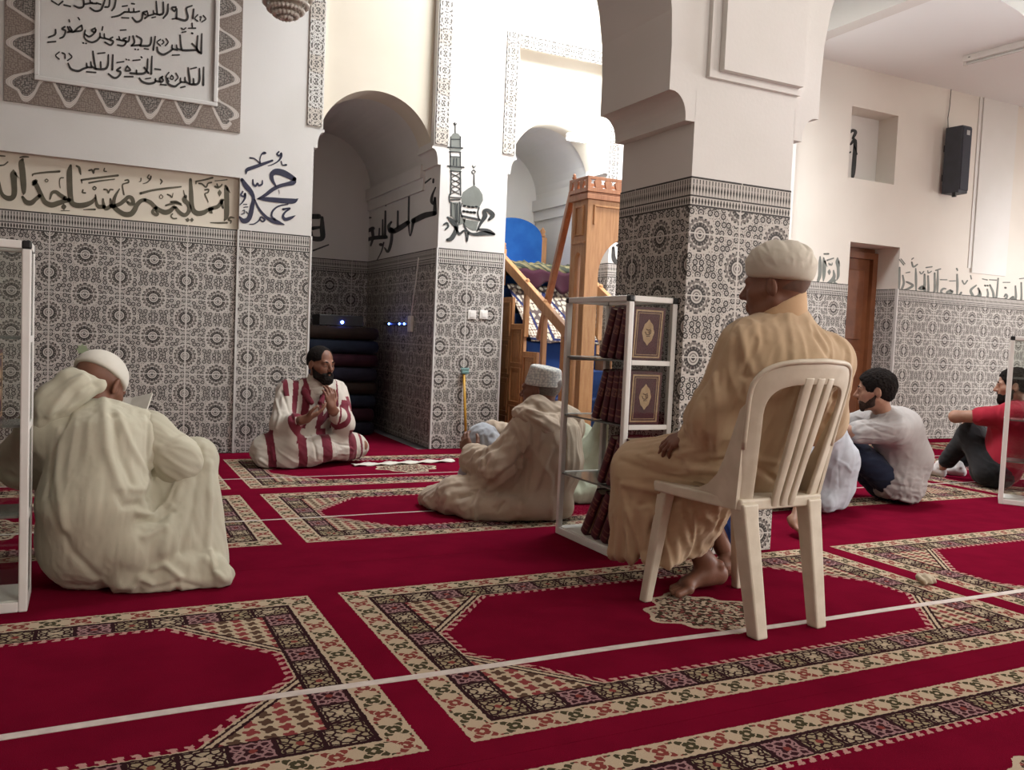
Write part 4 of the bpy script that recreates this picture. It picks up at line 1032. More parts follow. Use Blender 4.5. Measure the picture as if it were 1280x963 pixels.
garment('robe', DM, M['robe_ecru'], rb, .0065, lambda P: folds(P,(.1,0,1),.05,.7,.009,71)*np.clip((P[:,2]-.1)*5,.1,1)+folds(P,(-.8,.5,-.3),.045,.4,.009,73)*np.clip((2.1-P[:,0])*4,0,1),
    [([(640,540),(662,580),(650,640)],.016,-.010),([(655,540),(690,600),(690,650)],.016,.010),([(530,625),(545,640),(560,648)],.010,.010),([(600,615),(592,635),(596,655)],.014,.018),([(560,620),(556,640),(566,652)],.012,.012),([(575,622),(590,618),(602,612)],.012,-.012),([(655,570),(640,585),(605,612)],.014,-.014),([(650,585),(625,605),(605,618)],.012,.010),([(640,520),(652,545),(658,565)],.008,-.006),([(604,575),(603,590)],.008,.012),([(630,628),(622,640)],.008,-.014),([(622,618),(618,632)],.008,.010),([(690,560),(670,610),(640,655)],.014,.009),([(700,570),(690,620)],.012,-.008),([(665,560),(645,600),(620,630)],.014,.007)])
hv = Vol(); hv.chain([A3(onY(650,517,4.0)), A3(onY(672,508,3.99)), A3(onY(700,520,4.0))],[.040,.052,.050],.04); hv.chain([A3(onY(660,520,3.95)), A3(onY(680,532,3.915)), A3(onY(699,546,3.91))],[.04,.045,.018],.04); hv.chain([A3(onY(700,515,4.0)), A3(onY(716,520,4.04))],[.05,.045],.04); hv.chain([A3(onY(690,530,3.93)),A3(onY(700,545,3.915))],[.045,.02],.03)
garment('hood', DM, M['robe_ecru'], hv, .0055, lambda P: folds(P,(.8,0,-.5),.04,.4,.006,79), [([(655,520),(672,533),(695,545)],.008,-.008),([(660,512),(680,518),(705,520)],.009,.007)])
kv = Vol(); kv.ell(knR+(-.01,.0,.005), (.085,.105,.095), None, .03); kv.chain([knR, (2.0,4.60,.10)],[.085,.06],.04); kv.chain([knR,(2.12,4.30,.17)],[.085,.1],.04)
garment('trousers', DM, M['shirt_white'], kv, .006, lambda P: folds(P,(.3,.5,-1),.04,.3,.006,83))
skullcap('cap', DM, M['cap_lace'], hd, .022, .10, cyl=True)
hs = Vol(); hs.ell(hd(-.016,0,.030), (.102,.079,.088), hd.ax, .0); hs.cut(hd(-.015,0,0), hd.f, .01); hs.cut(hd(0,0,-.05), -hd.u+hd.f*.3, .01); V, F = hs.mesh(.004); skin('hair', V, F, M['grey_hair'], DM)
# ---- man in the pale robe beyond the bookcase
PM = empty('person', (2.92,4.42,0), 0, 'man in pale green white robe seen through the glass bookcase', 'person')
hd = Loc((2.955,4.36,.70), (-.4,.9,-.05), (0,0,1), 1.0); neck = A3((2.98,4.33,.55)); pel, upb = A3((2.95,4.35,.14)), A3((2.98,4.33,.43))
bd = Vol(); bd.chain([pel,upb,neck],[.13,.13,.055],.06); bd.chain([pel,(2.75,4.6,.33),(2.68,4.75,.07)],[.1,.06,.04],.04); bd.chain([upb+(-.15,0,.03),(2.74,4.42,.25),(2.72,4.62,.33)],[.05,.04,.03],.03)
add_body(PM, M['skin'], head_vol(hd,neck).mesh(.004), bd.mesh(.012), hand_vol((2.72,4.62,.33),(.0,.9,.1),(-.6,0,.8),1).mesh(.005), foot_vol((2.68,4.72,.004),(2.6,4.95,.004)).mesh(.006))
rb = Vol(); rb.cap(pel, upb, .18, .155, .08); rb.cap(upb, neck+(0,0,-.04), .15, .08, .08); rb.cap(upb+(-.16,0,.04), upb+(.16,.03,.04), .085, .085, .08); rb.chain([upb+(-.15,0,.03),(2.74,4.42,.25),(2.72,4.60,.33)],[.09,.085,.055],.06)
rb.chain([pel,(2.75,4.6,.33)],[.15,.09],.07); rb.chain([(2.75,4.6,.33),(2.66,4.68,.06)],[.09,.07],.06); rb.chain([(2.72,4.42,.25),(2.52,4.30,.05)],[.08,.06],.08); rb.chain([(2.85,4.25,.08),(2.55,4.28,.04)],[.1,.05],.06); rb.cut((0,0,.004),(0,0,-1),.01)
garment('robe', PM, M['robe_pale'], rb, .008, lambda P: folds(P,(.4,0,1),.05,.6,.008,91))
skullcap('cap', PM, M['cap_white'], hd)
# ---- man in the long white shirt leaning on his hand, right of the chair
WM = empty('person', (3.96,3.72,0), 0, 'man in bluish white long shirt sitting behind the plastic chair, hand planted on the carpet', 'person')
hd = Loc((3.69,3.77,.70), (-.6,.8,-.25), (0,0,1), 1.0); neck = A3((3.77,3.75,.56)); pel, mid, upb = A3((3.975,3.735,.145)), A3((3.97,3.73,.29)), A3((3.86,3.74,.46))
shn = A3((3.74,3.60,.49)); eln = A3((3.55,3.46,.28)); wrn = A3(onZ(994,654,.065)); shf = A3((3.86,3.95,.5))
bd = Vol(); bd.chain([pel,mid,upb,neck],[.12,.12,.12,.05],.05); bd.chain([shf,(3.7,4.15,.35),(3.5,4.2,.4)],[.05,.04,.03],.03); bd.chain([pel+(-.05,.1,0),(3.62,4.1,.38),(3.45,4.3,.07)],[.09,.06,.04],.04); bd.chain([pel+(-.1,0,-.04),(3.55,3.78,.08),(3.6,4.1,.06)],[.09,.06,.04],.04)
hh = hand_vol(wrn, Vector(onZ(1008,668,.03))-Vector(wrn), (.1,.2,1), -1, (.15,.15,.15,.15), .1, 1.0, .12); hh.chain([shn,eln,wrn],[.05,.042,.030],.02)
add_body(WM, M['skin'], head_vol(hd,neck).mesh(.004), bd.mesh(.012), hh.mesh(.004), foot_vol((3.47,4.27,.004),(3.36,4.5,.004)).mesh(.006))
rb = Vol(); rb.cap(pel+(0,0,.01), mid, .150, .150, .08); rb.cap(mid, upb, .15, .14, .07); rb.cap(upb, neck+(0,0,-.03), .14, .07, .07); rb.cap(shn+(.05,.02,0), shf, .08, .08, .08); rb.chain([shn,eln+(.04,.03,.04)],[.08,.07],.05); rb.chain([shf,(3.7,4.15,.35)],[.08,.065],.05)
rb.chain([pel+(-.06,.02,-.04),(3.70,3.80,.09)],[.11,.07],.07); rb.chain([pel+(-.02,-.08,-.06),(3.84,3.62,.06)],[.06,.05],.06); rb.cut((0,0,.012),(0,0,-1),.02)
garment('shirt', WM, M['shirt_white'], rb, .0065, lambda P: folds(P,(.2,.1,1),.06,.5,.004,101)+folds(P,(1,.5,.25),.05,.4,.004,103), [([(1046,575),(1058,582),(1064,590)],.008,.007),([(1048,582),(1049,610)],.005,-.004),([(1010,640),(1040,632),(1060,610)],.008,.004)])
hair(WM, hd)
tv = Vol(); tv.chain([pel+(-.05,.1,0),(3.62,4.1,.38),(3.47,4.28,.12)],[.1,.075,.06],.05).chain([pel+(-.1,.03,-.02),(3.57,3.85,.09),(3.6,4.08,.07)],[.09,.07,.05],.05); garment('trousers', WM, M['black_cloth'], tv, .009)
# ---- man in the grey tee and jeans
GM = empty('person', (4.62,3.80,0), 0, 'young man with black hair in pale grey tee and jeans, sitting hugging his knees', 'person')
hd = Loc((4.372,3.785,.712), (-.70,.71,-.06), (0,0,1), 1.03); neck = A3((4.46,3.79,.565)); pel, mid, upb = A3((4.655,3.82,.14)), A3((4.70,3.80,.28)), A3((4.60,3.80,.46))
shn = A3((4.435,3.685,.475)); eln = A3((4.22,3.80,.455)); wrn = A3((4.10,4.0,.42)); shf = A3((4.58,3.98,.50)); elf = A3((4.40,4.18,.42)); wrf = A3((4.18,4.12,.40))
knn, knf = A3((4.31,3.95,.375)), A3((4.40,4.16,.38)); ann, anf = A3((4.12,4.12,.09)), A3((4.22,4.33,.09))
bd = Vol(); bd.chain([pel,mid,upb,neck],[.12,.12,.12,.05],.05); bd.chain([pel+(-.06,-.03,0),knn,ann],[.08,.055,.036],.03); bd.chain([pel+(-.03,.1,0),knf,anf],[.08,.055,.036],.03)
ha = hand_vol(wrn, (-.1,.9,-.1), (-.6,.1,.8), 1); ha.chain([shn,eln,wrn],[.05,.043,.029],.02); hb = hand_vol(wrf, (-.8,-.5,-.1), (-.1,.1,1), 1); hb.chain([shf,elf,wrf],[.05,.043,.029],.02)
add_body(GM, M['skin_fair'], head_vol(hd,neck).mesh(.0035), bd.mesh(.012), ha.mesh(.0045), hb.mesh(.005), foot_vol((4.14,4.09,.004),(4.0,4.3,.004)).mesh(.006), foot_vol((4.24,4.3,.004),(4.1,4.5,.004)).mesh(.006))
hair(GM, hd, grow=.013, low=-.045, amp=.0025); beard(GM, hd, .62, M['stubble'], .0050); face_bits(GM, hd)
rb = Vol(); rb.cap(pel+(.02,0,0), mid, .150, .150, .07); rb.cap(mid, upb, .15, .145, .07); rb.cap(upb, neck+(.005,0,-.02), .145, .066, .07); rb.cap(shn+(.04,.02,0), shf+(-.02,-.03,0), .085, .085, .09); rb.chain([shn,eln+(.03,-.01,0)],[.085,.066],.05); rb.chain([shf,elf],[.085,.066],.05)
rb.chain([pel+(-.015,-.05,-.03), pel+(.03,.05,-.04)],[.140,.135],.06); rb.cut((4.6,0,.022),(-.22,0,-1),.01)
garment('tee_shirt', GM, M['tee_grey'], rb, .006, lambda P: folds(P,(.5,.3,.8),.05,.5,.003,111)+folds(P,(1,.8,-.1),.035,.3,.006,113)*np.clip((.32-P[:,2])*5,0,1)+folds(P,(1,-.4,.1),.028,.3,.005,117)*np.clip((4.5-P[:,0])*5,0,1),
    [([(1093,590),(1110,605),(1140,610)],.009,-.008),([(1095,600),(1115,622),(1140,628)],.009,.008),([(1078,528),(1100,540),(1118,545)],.008,-.006),([(1070,520),(1095,530),(1115,535)],.007,.005),([(1092,585),(1098,580)],.01,.010)])
tv = Vol(); tv.chain([pel+(-.06,-.03,-.02),knn,(4.14,4.10,.12)],[.098,.076,.058],.05).chain([pel+(-.03,.1,-.02),knf,(4.24,4.31,.12)],[.10,.078,.058],.05); tv.cap(pel+(.02,-.02,-.05), pel+(0,.08,-.05), .085, .085, .05); tv.cut((0,0,.006),(0,0,-1),.01)
garment('jeans', GM, M['jeans'], tv, .0065, lambda P: folds(P,(.6,-.4,.2),.035,.25,.005,121))
# ---- man in the crimson tee behind the right bookcase
RM = empty('person', (5.92,4.06,0), 0, 'bearded man in crimson tee and black trousers at the right edge', 'person')
hd = Loc((6.10,4.05,.745), (-.60,.80,-.05), (0,0,1), 1.05); neck = A3((6.13,4.03,.60)); pel, upb = A3((5.98,4.05,.13)), A3((6.12,4.02,.46))
shn = A3((6.00,3.98,.53)); eln = A3((5.86,4.20,.475)); wrn = A3((5.82,4.38,.505)); shf = A3((6.28,4.16,.53)); elf = A3((6.24,4.42,.47)); wrf = A3((5.95,4.36,.52))
elw = A3(onY(1192,521,4.27)); eln = elw+A3((.02,0,0)); wrn = A3(onY(1222,521,4.36)); wrf = A3(onY(1226,516,4.33))
knn, knf = A3(onY(1212,543,4.30)), A3(onY(1222,540,4.52)); ann, anf = A3(onY(1174,588,4.52)), A3(onY(1199,585,4.50))
bd = Vol(); bd.chain([pel,upb,neck],[.12,.12,.05],.05); bd.chain([pel+(-.06,.02,0),knn,ann],[.08,.055,.034],.03); bd.chain([pel+(.05,.1,0),knf,anf],[.08,.055,.034],.03)
ha = hand_vol(wrn, (.3,.7,-.1), (-.3,-.3,.9), -1); ha.chain([shn,eln,wrn],[.05,.044,.030],.02); hb = hand_vol(wrf, elw-wrf+A3((.06,.04,.0)), (-.2,-.2,1), 1, (.3,.3,.35,.4)); hb.chain([shf,elf,wrf],[.05,.044,.030],.02)
fa = Loc(ann,(ann-knn)*(1,1,0))
add_body(RM, M['skin_fair'], head_vol(hd,neck).mesh(.004), bd.mesh(.012), ha.mesh(.0045), hb.mesh(.0045), Vol().chain([knn,ann],[.05,.034],.02).mesh(.006), Vol().chain([knf,anf],[.05,.034],.02).mesh(.006))
for a_, nm in ((ann,0),(anf,1)):
    d_ = A3((-.35,.9,0)) if nm == 0 else A3((-.62,.78,0)); d_ /= np.linalg.norm(d_); g = A3((a_[0],a_[1],.004))
    v = foot_vol(g-d_*.05, g+d_*.20, 1, a_*A3((1,1,0))+A3((0,0,.095))); V, F = v.mesh(.005); V = relax(V,F,4,.6); skin('sock', V, F, M['sock'], RM)
hair(RM, hd, grow=.008, low=-.03); beard(RM, hd, 1.0, None, .003); face_bits(RM, hd)
rb = Vol(); rb.cap(pel+(.04,0,.02), upb, .150, .155, .07); rb.cap(upb, neck+(0,0,-.03), .15, .07, .07); rb.cap(shn+(.04,0,0), shf, .085, .085, .09); rb.chain([shn, shn+(eln-shn)*.55],[.085,.066],.05); rb.chain([shf, shf+(elf-shf)*.6],[.085,.066],.05)
garment('tee_shirt', RM, M['tee_red'], rb, .007, lambda P: folds(P,(.3,.3,.9),.05,.4,.005,131))
tv = Vol(); tv.chain([pel+(-.06,.0,-.02),knn, knn+(ann-knn)*.72],[.112,.080,.062],.05).chain([pel+(.05,.1,-.02),knf, knf+(anf-knf)*.78],[.112,.080,.062],.05); tv.cap(pel+(.0,-.03,-.03), pel+(.05,.1,-.03), .105, .105, .05); tv.cut((0,0,.006),(0,0,-1),.01)
garment('trousers', RM, M['black_cloth'], tv, .007, lambda P: folds(P,(.3,.8,.2),.04,.3,.004,135))
# ------------------------------------------------------------------ glass bookcases and their books
M['white_metal'] = mottle('white enamelled aluminium', (.80,.78,.74), (.74,.72,.68), 8, .35)
M['black_plastic'] = mottle('black plastic', (.012,.012,.013), (.02,.02,.02), 30, .4)
m = bpy.data.materials.new('clear pane'); m.use_nodes = True; nt = m.node_tree; nt.nodes.clear(); G.nt = nt
o_ = nt.nodes.new('ShaderNodeOutputMaterial'); mxs = nt.nodes.new('ShaderNodeMixShader'); tr = nt.nodes.new('ShaderNodeBsdfTransparent'); gl = nt.nodes.new('ShaderNodeBsdfGlossy'); lw = nt.nodes.new('ShaderNodeLayerWeight')
lw.inputs[0].default_value = .5
tr.inputs[0].default_value = (.94,.955,.945,1); gl.inputs['Roughness'].default_value = .03; fc = E(lw.outputs['Facing'])
nt.links.new((.035+.55*op('POWER',fc,5.0)).v, mxs.inputs[0]); nt.links.new(tr.outputs[0], mxs.inputs[1]); nt.links.new(gl.outputs[0], mxs.inputs[2]); nt.links.new(mxs.outputs[0], o_.inputs[0]); M['pane'] = m
M['shelf_glass'] = mottle('smoked glass shelf', (.16,.17,.16), (.13,.14,.13), 4, .12)
m, b = newmat('burgundy bookcloth with gilt spine bands', (.085,.012,.022), .45); x_, y_, z_ = sep(texco('Object'))
bd_ = lt(x_,.001)*mx(mx(lt(absn(z_-.03),.004),lt(absn(z_-.058),.0025)), mx(mx(lt(absn(z_-.116),.0025),lt(absn(z_-.150),.0025)), mx(lt(absn(z_-.180),.003),lt(absn(z_-.205),.004))))
lab_ = lt(x_,.001)*inr(z_,.118,.148)*gt(noise(texco('Object'),120,2),.52)
setc(b, mixc(mx(bd_,lab_), mixc(sst(noise(texco('Object'),25,4),.3,.7), (.085,.012,.022), (.06,.010,.018)), (.20,.085,.06))); M['cover'] = m
M['pages'] = mottle('page edges', (.42,.35,.25), (.36,.30,.21), 80, .8)
M['gilt'] = mottle('gold tooling', (.55,.38,.23), (.46,.30,.17), 60, .5, metal=.15)
M['ink_red'] = mottle('dark red tooling', (.05,.012,.015), (.07,.015,.02), 40, .5)
def bookcase(label, x0, x1, y0, y1, h, levels, rz=0, corner=None):
    loc = ((x0+x1)/2,(y0+y1)/2,0)
    if corner: q = Matrix.Rotation(rz,3,'Z') @ Vector(((x1-x0)/2,(y1-y0)/2,0)); loc = (corner[0]+q.x,corner[1]+q.y,0)
    c = empty('glass_bookcase', loc, rz, label, 'bookcase'); hx, hy = (x1-x0)/2, (y1-y0)/2; t = .026
    for sx in (-1,1):
        for sy in (-1,1):
            b = MB(); x, y = sx*(hx-t/2), sy*(hy-t/2); b.box(x-t/2,x+t/2,y-t/2,y+t/2,.0,h-t,.004); b.build('post', M['white_metal'], c)
            b = MB(); b.box(x-t/2-.001,x+t/2+.001,y-t/2-.001,y+t/2+.001,h-t,h+.001,.006); b.build('corner_cap', M['black_plastic'], c)
    for z0, z1 in ((h-t,h),(.0,.034)):
        for s in (-1,1):
            b = MB(); b.box(-hx+t,hx-t,s*(hy-t/2)-t/2,s*(hy-t/2)+t/2,z0,z1,.004); b.build('rail', M['white_metal'], c)
            b = MB(); b.box(s*(hx-t/2)-t/2,s*(hx-t/2)+t/2,-hy+t,hy-t,z0,z1,.004); b.build('rail', M['white_metal'], c)
    b = MB(); b.box(-hx+t,hx-t,-hy+t,hy-t,h-.012,h-.006); b.build('top_panel', M['pane'], c)
    b = MB(); b.box(-hx+.01,hx-.01,-hy+.01,hy-.01,.030,.038); b.build('bottom_panel', M['white_metal'], c)
    for z in levels:
        b = MB(); b.box(-hx+.008,hx-.008,-hy+.008,hy-.008,z-.005,z+.003); b.build('shelf', M['shelf_glass'], c)
        for s in (-1,1):
            if hx < hy: b = MB(); b.box(-hx+t,hx-t,s*(hy-.008)-.008,s*(hy-.008)+.008,z-.016,z+.006,.003); b.build('shelf_rail', M['white_metal'], c)
            else: b = MB(); b.box(s*(hx-.008)-.008,s*(hx-.008)+.008,-hy+t,hy-t,z-.016,z+.006,.003); b.build('shelf_rail', M['white_metal'], c)
    for s in (-1,1):
        b = MB(); b.box(-hx+t,hx-t,s*(hy-.004)-.0015,s*(hy-.004)+.0015,.034,h-t); b.build('glass_panel', M['pane'], c)
    b = MB(); b.box(hx-.0055,hx-.0025,-hy+t,hy-t,.034,h-t); b.build('glass_panel', M['pane'], c)
    return c
BX = bookcase('white framed glass bookcase with burgundy books, standing against the tiled pillar', 2.062, 2.316, 3.085, 3.635, 1.148, (.30,.585,.865))
LX = bookcase('white framed glass bookcase at the left edge, beside the cream robed man', -1.02, -.165, 3.115, 3.33, 1.185, (.31,.60,.88))
RX = bookcase('white framed glass bookcase at the right edge, before the crimson tee', 5.315, 6.15, 3.575, 3.82, 1.09, (.28,.55,.82), -.96, (5.325,3.575))
def make_book(w, h, d):
    """spine along local -x, covers facing -y/+y, standing on z=0; w depth in x, d thickness in y"""
    r = empty('book', (0,0,0))
    b = MB(); t = .004
    b.box(0,w,-d/2,-d/2+t,0,h); b.box(0,w,d/2-t,d/2,0,h)
    n = 8; ring = [(-.010*math.cos(a), d/2*math.sin(a)) for a in np.linspace(-PI/2,PI/2,n+1)]; inn = [(x+.004,y*.86) for x, y in ring]
    b.prism(ring+inn[::-1], lambda x,y: (x,y,0), lambda x,y: (x,y,h)); cv = b.build('cover', M['cover'], r)
    b = MB(); b.box(-.004,w-.006,-d/2+t,d/2-t,.005,h-.005); b.build('page_block', M['pages'], r)
    for s in (-1,1):
        b = MB(); y0, y1 = (-d/2-.0012,-d/2+.001) if s < 0 else (d/2-.001,d/2+.0012)
        m_ = .012; 
        for e, th in ((m_,.007),(m_+.013,.0025)):
            b.box(e,w-e,y0,y1,e,e+th); b.box(e,w-e,y0,y1,h-e-th,h-e); b.box(e,e+th,y0,y1,e+th,h-e-th); b.box(w-e-th,w-e,y0,y1,e+th,h-e-th)
        b.build('gilt_border', M['gilt'], cv)
        b = MB(); cx, cz = w/2, h*.53; pts = []
        for i in range(32):
            a = 2*PI*i/32; q = 1+.05*math.cos(8*a); pts.append((cx+.030*q*math.copysign(abs(math.cos(a))**1.2,math.cos(a)), cz+.046*q*math.copysign(abs(math.sin(a))**1.0,math.sin(a))*(1+.18*abs(math.sin(a))**6)))
        b.prism(pts, lambda x,z: (x,y0,z), lambda x,z: (x,y1,z)); b.build('medallion', M['gilt'], cv)
        yy = y0-.0006 if s < 0 else y1+.0006; b = MB()
        for strokes in ([(-.016,.004),(-.010,-.008),(.004,-.010),(.014,-.002),(.012,.010),(.004,.006),(.006,-.004)],[(-.012,.014),(.0,.010),(.012,.016)],[(-.008,-.016),(.010,-.016)]):
            b.tube([(cx+x,yy,cz+z) for x, z in strokes], .0017, 5)
        b.build('medallion_script', M['ink_red'], cv)
    return r
BK0 = make_book(.165,.232,.040); first = [True]
BIG = make_book(.185,.245,.048); fb = [True]
def put_book(x, y, z, lean, label, group, big=False, ry=0, rz=0):
    src, fl_ = (BIG, fb) if big else (BK0, first)
    if fl_[0]: o = src; fl_[0] = False
    else: o = copy_tree(src)
    o.location = (x,y,z); o.rotation_euler = (lean,0,rz); tag(o, label, 'book', group); return o
def lean_row(x, ys, z, leans, labels, group, big=False):
    for y, a, lb in zip(ys, leans, labels): put_book(x, y, z+abs(math.sin(a))*(.024 if big else .020), a, lb, group, big)
names = ('closest to the camera','second','third','fourth','farthest')
top = ['burgundy book with gilt medallion cover facing the pane, bookcase top shelf','second burgundy book from the front on the pillar bookcase top shelf','third burgundy book from the front on the pillar bookcase top shelf','fourth burgundy book, leaning at the back of the pillar bookcase top shelf']
lean_row(2.092,(3.128,3.195,3.262,3.332),.870,(.07,.22,.30,.36),top,'burgundy books on the pillar bookcase top shelf')
sec = ['burgundy book with bright gilt border facing the pane, bookcase second shelf','second burgundy book from the front on the pillar bookcase second shelf','third burgundy book from the front on the pillar bookcase second shelf','fourth burgundy book from the front on the pillar bookcase second shelf','farthest leaning burgundy book on the pillar bookcase second shelf']
lean_row(2.092,(3.124,3.178,3.236,3.296,3.372),.590,(.05,.12,.18,.24,.36),sec,'burgundy books on the pillar bookcase second shelf')
thd = ['front burgundy book on the pillar bookcase third shelf','middle burgundy book on the pillar bookcase third shelf','back leaning burgundy book on the pillar bookcase third shelf']
lean_row(2.092,(3.150,3.225,3.300),.305,(.28,.36,.44),thd,'burgundy books on the pillar bookcase third shelf')
fth = ['front large burgundy book on the pillar bookcase bottom shelf','second large burgundy book on the pillar bookcase bottom shelf','third large burgundy book on the pillar bookcase bottom shelf','rear large leaning burgundy book on the pillar bookcase bottom shelf']
lean_row(2.090,(3.165,3.245,3.325,3.415),.040,(.34,.42,.48,.52),fth,'large burgundy books on the pillar bookcase bottom shelf',True)
for i, x in enumerate((-.275,-.33,-.39,-.45)):
    o = put_book(x, 3.145, .605, 0, ['burgundy book nearest the post in the left bookcase, middle shelf','second burgundy book from the post in the left bookcase, middle shelf','third burgundy book from the post in the left bookcase, middle shelf','fourth burgundy book from the post in the left bookcase, middle shelf'][i], 'burgundy books in the left bookcase', rz=PI/2)
for i, x in enumerate((-.10,-.045,.01)):
    q = RX.matrix_basis @ Vector((x,-.10,0)) if False else Matrix.Rotation(-.96,3,'Z') @ Vector((x,-.09,0)) + RX.location
    o = put_book(q.x, q.y, .555, 0, ['leftmost burgundy book in the right edge bookcase','second burgundy book from the left in the right edge bookcase','third burgundy book from the left in the right edge bookcase'][i], 'burgundy books in the right bookcase', rz=PI/2-.96)
# ------------------------------------------------------------------ wooden minbar in the right niche
def wood(name, c1, c2):
    m, b = newmat(name, c1, .45); P = texco(); x, y, z = sep(P)
    g = noise(vec(x*14, y*14, z*1.6), 3, 4, .6); setc(b, mixc(sst(g,.35,.68), c1, c2)); bump(b, g, .1, .003); return m
M['wood'] = wood('honey wood', (.52,.27,.115), (.41,.19,.075)); M['wood_red'] = wood('reddish wood', (.43,.19,.095), (.33,.135,.065))
M['blue'] = cloth('blue upholstery', (.012,.085,.32), (.02,.12,.40), 6, 500); M['blue_deep'] = cloth('deep blue carpet', (.010,.035,.14), (.015,.05,.18), 6, 500)
M['plum'] = cloth('plum velvet', (.045,.006,.018), (.033,.005,.013), 9)
MX0, MX1 = 3.27, 4.02; MC = (MX0+MX1)/2
MI = empty('minbar', (MC,6.4,0), 0, 'stepped wooden minbar pulpit with blue carpeted stairs and arched gate in the right niche', 'minbar')
def mpart(mb, name, mat, bev=.004, smooth=False, parent=None): return mb.build(name, mat, parent or MI, True, smooth, bev)
GH = 2.15; GY0, GY1 = 5.50, 5.73
# gate: front and back frames with round arches, narrow arches at the sides, crenellated crown
def arch_face(mb, x0, x1, z0, z1, ox0, ox1, spring, fn0, fn1):
    r = (ox1-ox0)/2; cx = (ox0+ox1)/2
    pts = [(x0,z0),(x0,z1),(x1,z1),(x1,z0),(ox1,z0),(ox1,spring)] + [(cx+r*math.cos(a),spring+r*1.15*math.sin(a)) for a in np.linspace(0,PI,25)][1:-1] + [(ox0,spring),(ox0,z0)]
    mb.prism(pts, fn0, fn1)
for y0, y1 in ((GY0,GY0+.035),(GY1-.035,GY1)):
    b = MB(); arch_face(b, MX0,MX1,.005,GH-.16, MX0+.115,MX1-.115, 1.42, lambda x,z: (x,y0,z), lambda x,z: (x,y1,z)); mpart(b,'gate_arch',M['wood'])
for x0, x1 in ((MX0+.0015,MX0+.035),(MX1-.035,MX1-.0015)):
    b = MB(); arch_face(b, GY0+.035,GY1-.035,.005,GH-.16, GY0+.075,GY1-.075, 1.55, lambda y,z: (x0,y,z), lambda y,z: (x1,y,z)); mpart(b,'gate_side',M['wood'])
b = MB(); b.box(MX0-.02,MX1+.02,GY0-.02,GY1+.02,GH-.17,GH-.13); b.box(MX0-.012,MX1+.012,GY0-.012,GY1+.012,GH-.13,GH-.115); mpart(b,'gate_cornice',M['wood_red'])
b = MB()
n = 11
def cren(mb, a0, a1, fn0, fn1):
    L = (a1-a0); per = L/round(L/.085); k = round(L/.085); z0, z1 = GH-.115, GH-.004
    mb.prism([(a0,z0),(a1,z0),(a1,z0+.030),(a0,z0+.030)], fn0, fn1); mb.prism([(a0,z1-.022),(a1,z1-.022),(a1,z1),(a0,z1)], fn0, fn1)
    for i in range(k+1):
        c = a0+per*i; l, r = max(a0,c-.018), min(a1,c+.018)
        mb.prism([(l,z0+.030),(r,z0+.030),(min(a1,c+.034),z1-.035),(min(a1,c+.02),z1-.022),(max(a0,c-.02),z1-.022),(max(a0,c-.034),z1-.035)], fn0, fn1)
for y0, y1 in ((GY0-.022,GY0-.006),(GY1+.006,GY1+.022)): cren(b, MX0-.022, MX1+.022, lambda x,z: (x,y0,z), lambda x,z: (x,y1,z))
for x0, x1 in ((MX0-.022,MX0-.006),(MX1+.006,MX1+.022)): cren(b, GY0-.006, GY1+.006, lambda y,z: (x0,y,z), lambda y,z: (x1,y,z))
mpart(b,'gate_crest',M['wood_red'],.002)
b = MB()
for x0,x1,z0,z1 in ((MX0+.05,MX1-.05,GH-.22,GH-.205),(MX0+.05,MX0+.065,1.80,GH-.22),(MX1-.065,MX1-.05,1.80,GH-.22)): b.box(x0,x1,GY0-.012,GY0+.005,z0,z1)
for y0,y1,z0,z1 in ((GY0+.055,GY1-.055,GH-.22,GH-.208),(GY0+.055,GY1-.055,1.72,1.732),(GY0+.055,GY0+.067,1.732,GH-.22),(GY1-.067,GY1-.055,1.732,GH-.22),(GY0+.02,GY1-.02,1.66,1.675)): b.box(MX0-.010,MX0+.004,y0,y1,z0,z1)
mpart(b,'gate_moulding',M['wood'],.003)
b = MB(); b.lathe([(.010,0),(.018,.012),(.010,.024),(.014,.032),(.004,.045)], (MX0-.005,GY1-.02,GH-.002), 12); mpart(b,'finial',M['wood_red'],0,True)
# stairs
SY, SR, SH = 5.72, .243, .23
prof = [(SY,.005)]
for i in range(6): prof += [(SY+(i-1)*SR+ (SR if True else 0),SH*(i)+.005 if i else .005),(SY+i*SR,SH*(i+1))]
prof = [(SY,.006)]
for i in range(1,6): prof += [(SY+(i-1)*SR,SH*i),(SY+i*SR,SH*i)]
prof += [(SY+5*SR,SH*6),(7.62,SH*6),(7.62,.006)]
for x0, x1, lab in ((MX0,MX0+.03,None),(MX1-.03,MX1,None)):
    b = MB(); up = .14; pp = [prof[0]] + [(y,z+up) for y,z in prof[1:-1]] + [prof[-1]]; b.prism(pp, lambda y,z: (x0,y,z), lambda y,z: (x1,y,z)); sp_ = mpart(b,'stair_side',M['wood'])
b = MB()                                               # framed panels on the visible side
for i in range(6):
    y0 = SY+(i-1)*SR if i else SY; ya, yb = SY+i*SR+.02, SY+(i+1)*SR-.02; top_ = SH*(i+1)+.14-.04; z = top_
    while z > .12:
        zb = max(z-.30,.05)
        for (a0,a1,c0,c1) in ((ya,yb,z-.012,z),(ya,yb,zb,zb+.012),(ya,ya+.014,zb+.012,z-.012),(yb-.014,yb,zb+.012,z-.012)): b.box(MX0-.012,MX0+.003,a0,a1,c0,c1)
        b.box(MX0-.008,MX0+.003,ya+.045,yb-.045,zb+.045,z-.045); z = zb-.03
mpart(b,'side_panelling',M['wood'],.003)
b = MB(); b.prism(prof, lambda y,z: (MX0+.032,y,z), lambda y,z: (MX1-.032,y,z)); mpart(b,'steps',M['blue_deep'],.012)
